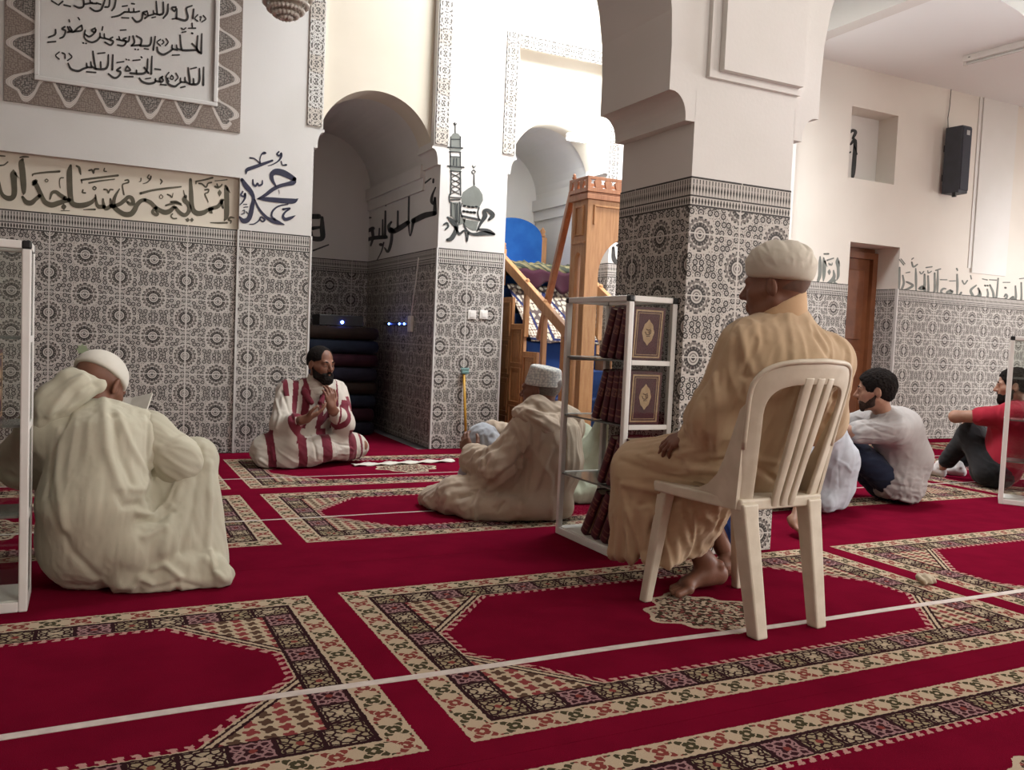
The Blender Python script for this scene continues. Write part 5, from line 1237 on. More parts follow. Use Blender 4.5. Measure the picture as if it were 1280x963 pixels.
for x in (MX0+.015, MX1-.015):
    b = MB(); b.beam((x,5.72,.985),(x,6.97,1.64),.045,.085,bev=.006); mpart(b,'handrail',M['wood'],0)
    for y, z0, z1 in ((5.79,.3,1.0),(6.12,.7,1.2),(6.45,.95,1.38),(6.94,1.4,1.72)):
        b = MB(); b.box(x-.02,x+.02,y-.02,y+.02,z0,z1,.003); b.lathe([(.012,0),(.022,.015),(.014,.03),(.020,.045),(.004,.062)], (x,y,z1), 12); mpart(b,'newel',M['wood'],0,False)
for x in (MX0+.04,MX1-.04):
    b = MB(); b.box(x-.035,x+.035,7.50,7.57,1.36,1.93,.006); b.lathe([(.02,0),(.034,.02),(.02,.035),(.03,.06),(.012,.085),(.004,.10)], (x,7.535,1.93), 14); mpart(b,'seat_post',M['wood'],0,False)
b = MB(); pts = [(MX0+.075,1.38),(MX1-.075,1.38)] + [(MC+(MX1-MX0-.15)/2*math.cos(a), 1.90+.185*math.sin(a)) for a in np.linspace(0,PI,21)]
b.prism(pts, lambda x,z: (x,7.47,z), lambda x,z: (x,7.56,z)); mpart(b,'seat_back',M['blue'],.02)
b = MB(); b.box(MX0+.05,MX1-.05,7.0,7.46,1.385,1.50,.03); mpart(b,'seat_cushion',M['blue'],0)
# cloth laid across the top step, with a scalloped plum front
m, b_ = newmat('gold and olive brocade', (.25,.2,.08), .8); P = texco(); v1 = voro(sep(P)[0]*0+vec(*sep(P)), 26, 1, 'F1', '3D'); e = E(v1.outputs['Distance'])
setc(b_, mixc(gt(e,.42), (.15,.125,.055), (.022,.026,.012))); bump(b_, e, .4, .01)
TH = empty('draped_brocade', (MC,6.93,1.40), 0, 'gold and olive brocade cloth with plum front draped over the minbar top step', 'cloth')
b = MB(); N_ = 28
rows = []
for j, (y, z) in enumerate(((7.10,1.52),(7.0,1.60),(6.92,1.625),(6.84,1.60),(6.80,1.55))):
    rows.append([b.b.verts.new((MX0+.05+(MX1-MX0-.10)*i/N_, y, z+.009*math.sin(i*.9+j)+.008*math.sin(i*2.3+j*2))) for i in range(N_+1)])
for r0, r1 in zip(rows, rows[1:]):
    for i in range(N_): b.b.faces.new((r0[i],r0[i+1],r1[i+1],r1[i])).smooth = True
o = b.build('brocade_top', m, TH, True); q = o.modifiers.new('t','SOLIDIFY'); q.thickness = .05
b = MB(); rows = []
for j in range(6):
    rows.append([b.b.verts.new((MX0+.05+(MX1-MX0-.10)*i/N_, 6.79-.012*math.sin(i*.8)*j/5-.01*j/5, 1.545-(.15-.05*math.cos(4*PI*i/N_))*j/5+.009*math.sin(i*.9+4)*(1-j/5))) for i in range(N_+1)])
for r0, r1 in zip(rows, rows[1:]):
    for i in range(N_): b.b.faces.new((r0[i],r0[i+1],r1[i+1],r1[i])).smooth = True
o = b.build('plum_front', M['plum'], TH, True); q = o.modifiers.new('t','SOLIDIFY'); q.thickness = .012
# rug with an arch design laid over the upper steps
m, b_ = newmat('arch patterned rug', (.5,.5,.5), .9, 0, .1); x, y, z = sep(texco('Object'))
per = .33; xx = modf(x-MC+.165, per)-per/2; zz = z-1.17
inside = lt(absn(xx), .095-mx(zz+.02,0)*.55)*gt(zz,-.22)*lt(zz,.15); frm = lt(absn(xx), .118-mx(zz+.02,0)*.5)*gt(zz,-.24)*lt(zz,.19)
vz = E(voro(vec(absn(xx),zz), 24, .8).outputs['Distance']); pat = mixc(gt(vz,.4), (.46,.40,.31), (.10,.075,.07)); pin = mixc(gt(E(voro(vec(absn(xx),zz),40,.5).outputs['Distance']),.45), (.50,.44,.36), (.16,.10,.08))
setc(b_, mixc(inside, mixc(frm, pat, (.025,.03,.09)), pin))
RG = empty('stair_rug', (MC,6.66,1.17), 0, 'navy and cream arch patterned rug laid over the upper minbar steps', 'rug')
b = MB(); rows = []
for j in range(13):
    t = j/12; rows.append([b.b.verts.new((MX0+.045+(MX1-MX0-.09)*i/20, 6.925-.53*t-.012, 1.40-.50*t+.016+.006*math.sin(i*.9)*t)) for i in range(21)])
for r0, r1 in zip(rows, rows[1:]):
    for i in range(20): b.b.faces.new((r0[i],r0[i+1],r1[i+1],r1[i])).smooth = True
o = b.build('rug_cloth', m, RG, True); q = o.modifiers.new('t','SOLIDIFY'); q.thickness = .008; q.offset = 0
# staff leaning on the gate
b = MB(); b.beam((MX0+.055,5.83,2.08),(MX0+.10,6.36,.935),.05,.05,bev=.008); o = b.build('preacher_staff', M['wood_red']); tag(o, 'reddish wooden staff leaning from the minbar stairs against the gate', 'staff')
# ------------------------------------------------------------------ lamps, fittings, small things
# chandelier over the front row
m = bpy.data.materials.new('cut crystal'); m.use_nodes = True; bs = m.node_tree.nodes['Principled BSDF']; bs.inputs['Base Color'].default_value = (.86,.80,.72,1); bs.inputs['Roughness'].default_value = .15; bs.inputs['Transmission Weight'].default_value = .25; bs.inputs['IOR'].default_value = 1.5; M['crystal'] = m
M['brass'] = mottle('pale brass', (.62,.55,.46), (.55,.48,.40), 20, .4, metal=.3)
cc = onY(357,25,5.2); CHD = empty('crystal_chandelier', (cc.x,cc.y,cc.z), 0, 'crystal bead chandelier hanging above the front row at the upper left', 'chandelier')
b = MB(); b.lathe([(.01,.03),(.045,.045),(.085,.085),(.112,.15),(.128,.22),(.14,.30),(.17,.32),(.15,.33),(.02,.34)], (0,0,.0), 32); b.build('basket', M['brass'], CHD)
for ring, (rad, z, n_) in enumerate(((.03,.012,10),(.065,.028,18),(.096,.055,26),(.122,.09,32),(.140,.13,36),(.152,.17,40),(.160,.21,42))):
    b = MB()
    for k in range(n_):
        a = 2*PI*(k+.5*(ring%2))/n_; bmesh.ops.create_icosphere(b.b, subdivisions=1, radius=.0155, matrix=Matrix.Translation((rad*math.cos(a),rad*math.sin(a),z)))
    b.build('bead_ring', M['crystal'], CHD, smooth=False)
b = MB(); b.tube([(0,0,.33),(0,0,4.6-cc.z-.01)], .012, 8); b.build('chain_rod', M['brass'], CHD)
# tube lamp on the right ceiling (unlit)
p0, p1 = onZ(1205,75,3.84), onZ(1278,56,3.84); dv = (p1-p0); p1 = p0+dv.normalized()*1.25
TL = empty('tube_lamp', tuple((p0+p1)/2), math.atan2(dv.y,dv.x), 'white fluorescent tube lamp on the ceiling at the upper right', 'lamp')
b = MB(); b.box(-.62,.62,-.035,.035,-.03,.03,.008); b.build('housing', M['white_metal'], TL)
b = MB(); b.tube([(-.59,0,-.045),(.59,0,-.045)], .013, 10); b.build('tube', mottle('unlit tube glass', (.72,.72,.70), (.68,.68,.66), 3, .2), TL)
for s in (-1,1):
    b = MB(); b.box(s*.605-.015,s*.605+.015,-.02,.02,-.062,-.028,.004); b.build('socket', M['white_metal'], TL)
b = MB(); b.lathe([(.009,0),(.009,.004)], (-.55,-.036,.0), 10); b.build('screw', M['black_plastic'], TL)
# loudspeaker on the right wall
M['speaker'] = mottle('graphite cabinet', (.055,.06,.075), (.045,.05,.06), 10, .55, .1, 200); M['grille'] = mottle('speaker grille', (.035,.038,.05), (.055,.058,.075), 160, .7)
s0, s1 = onY(1184,160,QY-.14), onY(1207,240,QY-.14); sz0, sz1 = onY(1186,241,QY-.15).z, onY(1196,158,QY-.15).z
SPK = empty('wall_speaker', ((s0.x+s1.x)/2+.02,QY-.13,sz0), 0, 'tall grey loudspeaker mounted on the cream wall at the upper right', 'loudspeaker')
hgt = sz1-sz0
b = MB(); b.prism([(-.075,-.10),(.075,-.10),(.10,.09),(-.10,.09)], lambda x,y: (x,y,0), lambda x,y: (x,y,hgt)); b.build('cabinet', M['speaker'], SPK, bevmod=.008)
b = MB(); b.box(-.066,.066,-.112,-.098,.03,hgt-.02,.004); b.build('grille', M['grille'], SPK)
b = MB(); b.box(-.02,.03,-.1145,-.111,hgt-.10,hgt-.05); b.build('badge', mottle('silver badge', (.5,.5,.5), (.45,.45,.45), 5, .3, metal=.5), SPK)
b = MB(); b.box(-.06,-.02,.09,.128,.15,.22); b.box(-.06,-.02,.09,.128,hgt-.25,hgt-.18); b.box(-.11,-.085,-.09,-.05,-.05,.0); b.build('bracket', M['black_plastic'], SPK)
b = MB(); b.tube([(SPK.location.x-.03,QY-.02,CEIL-.002),(SPK.location.x-.028,QY-.015,sz1+.25),(SPK.location.x-.05,QY-.02,sz1+.12),(SPK.location.x-.045,QY-.03,sz1-.02)], .004, 6); o = b.build('speaker_cable', M['black_plastic']); tag(o, 'thin dark cable running from the ceiling down to the wall loudspeaker', 'cable')
# wall sockets on the middle pier
for i, (px0, lab) in enumerate(((590,'white light switch plate on the tiled pier, the left of two'),(604.5,'white light switch plate on the tiled pier, the right of two'))):
    c0 = onY(px0, 393.5, QY-.005); o = empty('switch_plate', (c0.x,QY,c0.z), 0, lab, 'switch', 'switch plates on the tiled pier')
    b = MB(); b.box(-.037,.037,-.010,-.0005,-.037,.037,.003); b.build('plate', M['white_metal'], o)
    b = MB(); b.box(-.020,.020,-.014,-.009,-.022,.022,.002); b.build('rocker', M['white_metal'], o)
# squeegee leaning on the pier
q0, q1 = onY(581,530,QY-.07), onY(580,466,QY-.025)
SQ = empty('broom', (q0.x,QY-.07,0), 0, 'yellow handled broom with teal head up, leaning on the tiled pier', 'broom')
b = MB(); b.tube([(0,-.05,.012),(q1.x-q0.x,.045,q1.z)], .011, 10); b.build('handle', mottle('yellow enamel', (.50,.27,.03), (.42,.22,.02), 9, .4), SQ)
b = MB(); b.box(-.032,.032,-.02+.045,.014+.045,q1.z-.012,q1.z+.016,.006); b.build('head', mottle('teal plastic', (.17,.30,.28), (.14,.26,.24), 9, .5), SQ)
b = MB()
for i in range(9): b.tube([(-.027+.0068*i,.040,q1.z+.012),(-.034+.0085*i,.040,q1.z+.040)], .005, 6)
tag(b.build('bristles', mottle('teal bristle', (.20,.32,.30), (.17,.28,.26), 40, .8), SQ), kind='stuff')
# star sticker
c0 = onY(103,437,QY+.011); b = MB(); pts = [(c0.x+(.040 if i%2==0 else .027)*math.cos(PI*i/8), c0.z+(.040 if i%2==0 else .027)*math.sin(PI*i/8)) for i in range(16)]
b.prism(pts, lambda x,z: (x,QY+.0115,z), lambda x,z: (x,QY+.0095,z)); o = b.build('star_sticker', mottle('pale green sticker', (.30,.36,.22), (.26,.32,.19), 20, .7)); tag(o, 'pale green star sticker on the tiles above the cream robed man', 'sticker')
# folded blankets stacked in the left niche, amplifier with blue light on top
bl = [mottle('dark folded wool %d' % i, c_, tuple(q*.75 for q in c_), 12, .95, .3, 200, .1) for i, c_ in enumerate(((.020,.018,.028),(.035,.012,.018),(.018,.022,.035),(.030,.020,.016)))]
zz_ = .0; rnd = random.Random(3)
pos = ('lowest','second from the bottom','third from the bottom','fourth from the bottom','fifth from the bottom','sixth from the bottom','seventh from the bottom','topmost','x')
for i in range(8):
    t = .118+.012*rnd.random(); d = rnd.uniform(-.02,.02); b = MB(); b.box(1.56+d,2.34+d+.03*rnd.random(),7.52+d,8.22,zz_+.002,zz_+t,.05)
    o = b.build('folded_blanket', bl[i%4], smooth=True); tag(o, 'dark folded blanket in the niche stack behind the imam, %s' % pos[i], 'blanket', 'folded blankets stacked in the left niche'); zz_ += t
AM = empty('amplifier', (2.02,7.70,zz_), 0, 'black amplifier with a blue light on the blanket stack in the niche', 'amplifier')
b = MB(); b.box(-.20,.20,-.12,.15,.003,.10,.006); b.build('case', M['black_plastic'], AM)
b = MB()
for s in (-1,1): b.lathe([(.014,0),(.014,.012)], (s*.12,0,.1), 12)
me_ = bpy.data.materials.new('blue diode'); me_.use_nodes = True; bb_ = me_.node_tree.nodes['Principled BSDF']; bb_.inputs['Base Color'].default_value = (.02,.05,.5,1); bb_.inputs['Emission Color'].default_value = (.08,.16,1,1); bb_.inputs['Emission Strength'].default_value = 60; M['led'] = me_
b.b.clear(); l0 = onY(428,403,7.57); bmesh.ops.create_icosphere(b.b, subdivisions=2, radius=.014, matrix=Matrix.Translation((l0.x-2.02,-.125,l0.z-zz_))); b.build('blue_diode', M['led'], AM, smooth=True)
# added strip with glowing beads, imitating blue reflections on the niche wall
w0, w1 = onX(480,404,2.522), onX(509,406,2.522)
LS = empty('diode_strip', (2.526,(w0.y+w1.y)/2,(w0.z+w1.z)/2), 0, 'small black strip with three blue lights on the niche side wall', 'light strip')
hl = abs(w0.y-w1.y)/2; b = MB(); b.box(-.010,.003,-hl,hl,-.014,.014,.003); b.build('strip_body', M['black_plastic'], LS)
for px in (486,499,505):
    q = onX(px,405,2.512); b = MB(); bmesh.ops.create_icosphere(b.b, subdivisions=2, radius=.0085, matrix=Matrix.Translation((-.012,q.y-LS.location.y,q.z-LS.location.z))); b.build('blue_diode', M['led'], LS, smooth=True)  # emissive beads in place of reflected blue light
# added white block and cord, imitating a pale reflected smear on the niche wall
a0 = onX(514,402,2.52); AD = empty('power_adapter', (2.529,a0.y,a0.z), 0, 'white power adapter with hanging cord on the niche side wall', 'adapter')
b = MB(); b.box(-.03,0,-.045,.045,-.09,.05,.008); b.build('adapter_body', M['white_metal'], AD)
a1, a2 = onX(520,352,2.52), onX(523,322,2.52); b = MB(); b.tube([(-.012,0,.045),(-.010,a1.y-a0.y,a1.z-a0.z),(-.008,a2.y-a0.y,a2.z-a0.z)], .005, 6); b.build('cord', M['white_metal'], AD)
# bulb in the right niche crown
e2 = bpy.data.materials.new('lit lamp glass'); e2.use_nodes = True; bb_ = e2.node_tree.nodes['Principled BSDF']; bb_.inputs['Emission Color'].default_value = (.9,.97,1,1); bb_.inputs['Emission Strength'].default_value = 140
lp = onY(722,172,QY+.03); LB = empty('wall_lamp', (lp.x,QY+.075,lp.z), 0, 'bright white lamp on the wall above the right niche arch', 'lamp')
b = MB(); b.box(-.10,.10,-.03,.0,-.03,.03,.008); b.build('lamp_base', M['white_metal'], LB)
b = MB(); b.tube([(-.09,-.05,0),(.09,-.05,0)], .028, 12); b.build('lamp_tube', e2, LB, smooth=True)
pl = bpy.data.lights.new('wall_lamp_light', 'POINT'); pl.energy = 22; pl.shadow_soft_size = .06; pl.color = (.9,.96,1); plo = bpy.data.objects.new('wall_lamp_light', pl); COL.objects.link(plo); plo.location = (lp.x, QY-.08, lp.z-.03)
# scrap of white paper on the carpet
p_ = onZ(1152,726,.012); v = Vol(); rnd = random.Random(5)
for i in range(7): v.ell((p_.x+rnd.uniform(-.035,.035),p_.y+rnd.uniform(-.02,.02),.016+.008*rnd.random()), (.026,.020,.012), frame((rnd.random()-.5,rnd.random(),.3)), .006)
v.cut((0,0,.0015),(0,0,-1)); V, F = v.mesh(.003); V = V+vnormals(V,F)*(.004*vnoise(V*90,3))[:,None]; o = skin('paper_scrap', V, F, M['pages']); tag(o, 'crumpled cream paper scrap on the carpet by the right hand mats', 'paper')
# cream strip of cloth lying before the imam
b = MB(); a0, a1 = onZ(441,583,.0), onZ(566,577,.0); rows = []
for j in range(4):
    rows.append([b.b.verts.new(Vector((a0.x+(a1.x-a0.x)*i/24, a0.y+(a1.y-a0.y)*i/24-.045+.03*j+.006*math.sin(i*.8), .006+.006*math.sin(i*1.3+j)+.006))) for i in range(25)])
for r0, r1 in zip(rows, rows[1:]):
    for i in range(24): b.b.faces.new((r0[i],r0[i+1],r1[i+1],r1[i]))
o = b.build('cloth_strip', M['cap_white'], smooth=True); q = o.modifiers.new('t','SOLIDIFY'); q.thickness = .006; tag(o, 'cream strip of cloth lying on the carpet beside the imam', 'cloth')
# ------------------------------------------------------------------ painted lettering
def smooth(pts, n=5):
    P = [np.array(p,float) for p in pts]; out = []
    if len(P) == 2: return [P[0]+(P[1]-P[0])*t for t in np.linspace(0,1,4)]
    Q = [2*P[0]-P[1]]+P+[2*P[-1]-P[-2]]
    for i in range(1,len(Q)-2):
        a,b,c,d = Q[i-1:i+3]
        for t in np.linspace(0,1,n,endpoint=False): out.append(.5*((2*b)+(-a+c)*t+(2*a-5*b+4*c-d)*t*t+(-a+3*b-3*c+d)*t**3))
    return out+[P[-1]]
def lettering(name, crop, strokes, fn, out, mat, parent, th=.002, polys=(), ws=1.18):
    """brush strokes 'x,y,width ...' traced on the wall; crop = origin and scale of the tracing"""
    ox, oy, sc = crop; b = MB(); out = Vector(out)
    put = lambda q: fn(ox+q[0]/sc, oy+q[1]/sc)
    for s in strokes:
        pts = [tuple(map(float,q.split(','))) for q in s.split()]
        P = smooth(pts)
        L, R = [], []
        for i, p in enumerate(P):
            t = P[min(i+1,len(P)-1)][:2]-P[max(i-1,0)][:2]; l = np.linalg.norm(t); t = t/l if l > 1e-9 else np.array([1.,0])
            nrm = np.array([-t[1],t[0]])*max(p[2]*ws,2)/2
            L.append(b.b.verts.new(put(p[:2]+nrm))); R.append(b.b.verts.new(put(p[:2]-nrm)))
        for i in range(len(P)-1):
            try: b.b.faces.new((L[i],L[i+1],R[i+1],R[i]))
            except ValueError: pass
        for p, a in ((P[0],(L[0],R[0])),(P[-1],(R[-1],L[-1]))):           # rounded ends
            w_ = max(p[2]*ws,2)/2; vs_ = [b.b.verts.new(put(p[:2]+w_*np.array([math.cos(k*PI/4),math.sin(k*PI/4)]))) for k in range(8)]
            b.b.faces.new(vs_)
    for pl in polys:
        pts = [tuple(map(float,q.split(','))) for q in pl.split()]; f = b.b.faces.new([b.b.verts.new(put(q)) for q in pts]); f.normal_update(); bmesh.ops.triangulate(b.b, faces=[f], ngon_method='EAR_CLIP')
    for f in b.b.faces:
        f.normal_update()
        if f.normal.dot(out) < 0: f.normal_flip()
    me = bpy.data.meshes.new(name); b.b.to_mesh(me); b.b.free(); o = link(name, me, mat, parent)
    m_ = o.modifiers.new('t','SOLIDIFY'); m_.thickness = th; m_.offset = -1; return o
def W(y): return lambda px, py: onY(px, py, y)
FRONT = (0,-1,0)
A = ["1135,260,20 1145,300,40 1148,450,42 1145,560,40 1125,605,14","1150,285,24 1182,330,4","985,627,8 1060,630,14 1150,628,16","1222,580,8 1185,575,20 1165,600,16 1190,610,16 1185,635,8",
"1112,400,20 1095,415,34 1110,480,16","1100,415,26 1060,465,34 1010,480,30 975,490,28 990,520,26 1000,530,14","1000,490,30 960,500,30 920,525,40 860,535,44 815,505,40 797,440,38 792,330,36 785,195,24",
"840,215,14 920,200,14 1005,178,18","840,240,8 840,215,12","1030,210,8 1090,205,8 1150,198,10","870,235,14 900,240,14 940,272,14 960,235,14 995,225,14","930,300,14 965,295,14 960,325,12 930,340,12 950,390,10 962,420,8",
"1030,265,16 1060,275,20 1090,260,14 1100,245,12","1050,240,12 1060,270,14","1075,300,6 1077,328,34 1075,365,4",
"735,365,30 725,400,40 760,440,36 775,490,36 750,540,34 715,550,34 670,520,32 635,475,26","715,305,8 725,350,10","738,595,8 757,600,36 775,600,6","783,600,8 800,600,36 815,600,6",
"540,455,16 590,440,20 640,432,22 700,455,8","590,420,18 640,418,20 690,440,14","620,470,30 580,510,40 530,525,44 480,505,38 430,470,34 385,425,34 330,400,30","440,480,30 405,520,26 440,550,24 460,540,20 440,510,16",
"330,400,30 290,410,34 250,450,40 225,500,44 190,540,46 130,545,44 80,520,40 30,480,40 15,440,36 30,370,26 75,290,10","20,460,30 80,440,34 130,400,34 165,370,30 200,385,34 212,435,34 180,440,26 155,420,22",
"285,335,22 400,305,18 540,285,18 690,268,12","490,345,7 475,368,7 490,388,7 510,368,7 490,345,7","555,345,12 580,355,14 600,375,10 610,335,8","485,195,12 500,215,14 485,240,10","370,150,12 355,175,12 380,190,12 390,160,12 385,190,12 350,225,10 310,238,6","290,185,12 287,212,10 272,218,6","130,205,12 160,200,14 165,225,14 130,235,12 105,255,12 120,345,12","605,540,12 590,560,12 610,585,12 645,585,12"]
B = ["1140,545,34 1115,540,30 1105,470,16","1110,540,34 1065,565,36 1040,540,30 1030,470,14","1040,550,34 985,545,34 965,510,24 955,430,12","955,460,20 920,500,34 850,530,44 770,535,46 720,510,44 705,450,46 698,350,48 695,200,46 707,135,20",
"690,480,40 650,490,38 590,510,44 520,530,46 460,510,42 430,470,38 400,410,40 370,345,40 345,305,46","330,325,20 358,292,34","500,470,14 520,410,26 560,400,30 600,430,34 650,465,40","395,440,34 355,475,34 310,510,44 260,500,40 225,450,22",
"325,238,10 338,220,14 450,205,16 595,195,18","465,270,8 450,285,8 465,300,8 482,285,8 465,270,8","635,258,10 605,262,10 595,300,8 603,360,8","765,140,16 790,155,20 800,190,20 808,225,10","890,185,14 920,180,16 935,215,12 945,175,16 985,170,14","1045,165,12 1040,190,12 1065,195,10",
"815,280,16 950,262,18 1180,235,18","820,312,8 815,285,12","890,310,14 1000,290,14 1145,272,10","945,345,10 928,362,10 945,378,10 962,360,10 945,345,10","1040,375,14 1070,380,14 1085,410,12 1100,378,14 1130,378,12","830,380,12 825,405,14 855,410,12","637,518,6 638,548,44 640,580,6","610,588,6 695,588,6","835,578,6 900,575,12 950,575,16",
"225,75,24 215,110,50 225,200,52 235,320,50 238,400,34 235,425,10","200,55,12 240,48,16 285,50,10","135,180,10 135,220,56 140,300,50 145,400,46 130,450,44 90,465,44 40,445,36 10,400,30 -20,300,36","150,215,20 186,260,4","0,135,14 40,130,12 78,100,12","0,38,14 50,42,10","-60,60,30 -40,300,40 -60,420,36"]
lettering('painted_verse', (140,200,8), A, W(QY+.043), FRONT, M['olive'], WALL); lettering('painted_verse', (0,190,8), B, W(QY+.043), FRONT, M['olive'], WALL)
C_ = ["110,325,10 120,285,34 180,260,34 280,225,30 398,182,20","155,152,16 200,160,12 240,190,10 265,212,14 262,170,10 280,115,12 305,100,26 322,100,20","470,85,14 450,110,16 475,130,16 495,100,16 495,140,20 460,190,14 400,225,10 350,240,6","495,190,10 510,230,10 550,230,18",
"185,390,10 190,440,18 215,460,20 235,430,16 250,455,20 285,440,18 290,400,10","65,390,30 110,460,46 160,520,44 192,590,30 178,680,40 160,770,44 130,830,46 80,842,44 40,800,16","205,610,14 240,690,20 290,760,24 350,815,30 430,850,46 525,882,10",
"435,460,16 400,400,30 390,340,40 430,305,56 500,312,60 570,345,56 640,385,40","640,380,30 628,420,46 560,440,36 480,460,34 400,500,36 320,560,30 240,600,12","235,600,8 330,605,40 500,620,48 630,625,46 682,598,4","570,660,10 470,680,14 405,730,18 390,790,18 430,830,20","515,715,20 592,705,16 540,745,18 515,790,22 540,825,30 600,810,28 648,785,6","150,880,8 200,875,12 250,840,14 275,800,16 315,830,18 290,850,14 265,830,12","75,520,14 55,560,18 90,575,18 100,540,18 100,590,18 70,640,14 40,670,8","80,660,8 120,662,8","85,695,8 105,690,8 130,690,8","75,730,8 95,725,8 90,750,8","60,770,8 95,760,8","110,740,8 130,760,8","470,500,3 478,545,3"]
lettering('painted_name', (295,180,8.756), C_, W(QY-.003), FRONT, M['navy'], WALL)
D_ = ["148,20,5 150,60,5 149,100,7","138,24,5 149,40,6 161,27,5","115,130,7 115,215,7","190,130,7 190,215,7","118,150,6 188,150,6","92,212,9 207,218,9","105,245,7 192,250,7","113,250,7 113,360,7","190,255,7 190,362,7","113,285,7 190,288,7","140,300,8 136,350,8","160,300,8 160,355,8","92,358,9 216,368,9","110,395,7 195,402,7","118,400,8 115,580,8","190,402,8 192,585,8",
"120,415,5 185,455,5 120,495,5 185,535,5 125,570,5","185,415,5 120,455,5 185,495,5 120,535,5 180,575,5","108,575,8 102,600,8 108,640,8","108,600,6 195,605,6","115,620,9 185,618,9","118,640,8 118,745,8","186,640,8 182,800,8","150,650,6 152,790,6","165,655,10 165,790,10","135,650,5 150,655,5",
"296,425,6 297,500,9","293,388,5 279,402,5 293,417,5 307,402,5 293,388,5","284,353,5 294,370,6 306,358,5","200,650,7 190,700,8 205,755,8","335,680,8 325,720,8 338,778,8","198,745,12 340,775,14","215,665,13 228,668,13","248,672,13 261,675,13","280,676,13 292,678,13","308,672,10 320,674,10","212,708,14 222,710,14","238,712,14 250,714,14","266,716,14 278,718,14","292,718,14 304,720,14",
"90,755,10 130,790,32 158,830,28 150,870,28 120,920,30 88,932,18","150,830,18 180,885,18 225,860,10 240,945,8 250,880,14","215,805,8 240,860,14 290,888,18 380,880,30 455,890,10","320,860,10 350,800,18 382,745,32 372,712,22 400,700,22 442,738,30 412,775,16","330,848,12 400,862,28 452,885,14","60,812,9 85,800,12 95,828,12 72,852,9"]
DP = ["118,150 118,125 130,108 152,100 175,108 187,125 188,212 118,212","100,220 200,222 188,244 112,243","116,292 188,294 188,360 116,356","100,364 206,370 190,398 116,394","112,640 180,640 178,810 116,745"]
DO = ["297,480 303,512 335,535 362,580 365,625 345,662 330,690 202,655 196,600 210,562 250,532 287,512","206,770 330,790 312,858 282,860 235,830 215,800","190,760 232,770 222,800 165,825"]
o = lettering('painted_dome', (545,150,6.212), [], W(QY-.0022), FRONT, M['grey_paint'], WALL, .0015, DO+DP); lettering('painted_minaret', (545,150,6.212), D_, W(QY-.0045), FRONT, M['charcoal'], WALL)
E_ = ["1180,180,8 1150,250,16 1142,310,22 1165,330,20 1175,270,14 1172,420,30","1170,420,36 1080,440,44 975,490,40","975,490,24 945,632,6 930,500,12 935,180,12","975,235,12 1050,165,12 1135,98,10","1160,105,14 1158,135,14","925,505,34 860,550,40 790,590,36","830,400,12 828,560,16","770,500,14 745,540,22 760,590,26 775,560,20 770,680,22 740,775,20 708,740,10","715,400,12 712,620,18","690,480,10 690,640,14","660,560,10 655,650,12","720,640,30 600,650,30 470,690,24","600,560,30 500,610,24","590,560,26 600,640,20 580,720,12","500,600,16 530,500,14","495,470,20 580,460,12","545,410,10 660,310,12","640,850,6 680,770,8 700,690,10","670,710,24 680,712,24","800,230,8 808,290,8","715,330,10 720,350,10"]
lettering('painted_verse', (385,210,7.406), E_, lambda x,y: onX(x,y,2.526), (-1,0,0), M['charcoal'], WALL)
lettering('painted_verse', (385,210,7.406), ["25,450,40 100,450,40","130,460,24 132,560,40 130,650,40 40,650,36 25,590,26","40,560,30 110,550,20","50,765,14 190,712,10","0,260,20 30,260,16"], W(8.544), FRONT, M['charcoal'], WALL)
F_ = ["108,110,9 148,160,9","124,104,8 160,150,8","110,185,14 108,300,18 102,405,14","140,260,12 150,330,16 130,390,18 112,432,14","175,320,12 200,330,16 235,355,18 190,385,18 145,402,18","262,195,10 265,300,18 265,428,8","225,135,12 240,178,14 278,155,10","225,108,8 240,95,8","170,235,8 205,228,10","255,442,8 315,435,8","300,375,16 330,360,14 320,390,16 290,385,12","345,250,14 345,350,20 330,390,18","345,380,20 355,440,20 380,400,18 378,265,14","380,420,20 410,445,20 440,400,18 440,238,14","470,215,10 468,330,18 465,432,12","360,185,10 415,178,10","375,215,8 380,236,10 395,230,10 410,220,8","300,225,8 315,245,8 338,222,8","450,212,10 495,198,10",
"605,410,20 575,440,24 555,420,18 590,400,18","570,445,20 520,440,20 500,410,16 520,385,16 545,385,10","510,450,18 522,485,10","495,300,8 555,300,8","580,312,8 635,310,8","652,250,12 655,350,18 650,452,10","648,195,12 655,212,10","690,420,14 675,450,20 692,470,18 660,495,14 598,480,8","690,465,18 760,470,18 800,460,22 780,400,20 832,352,10","800,465,20 850,450,18 862,400,12","700,308,10 720,342,10 748,308,10","778,260,8 786,292,10","850,380,14 872,440,18 848,488,12","870,480,18 920,490,20 942,440,16 935,390,12","914,355,14 918,357,14","936,355,14 940,357,14","890,292,8 935,302,10","960,350,14 990,420,18 1000,500,20 1022,460,16 1038,288,12","955,300,8 1020,304,10","1040,480,18 1090,490,18 1122,460,16 1110,438,16 1095,460,10","1104,375,16 1109,377,16","1085,325,8 1148,325,8","1150,480,16 1180,460,16 1172,495,16 1145,490,12","1200,360,12 1205,460,18 1190,500,14","1205,490,18 1230,520,18 1256,480,16 1255,328,12","1262,500,16 1300,535,16 1330,480,16 1330,330,12","1165,540,8 1198,530,8","1240,290,8 1290,285,8"]
lettering('painted_verse', (1110,310,7.529), F_, W(QY-.003), FRONT, M['grey_paint'], WALL)
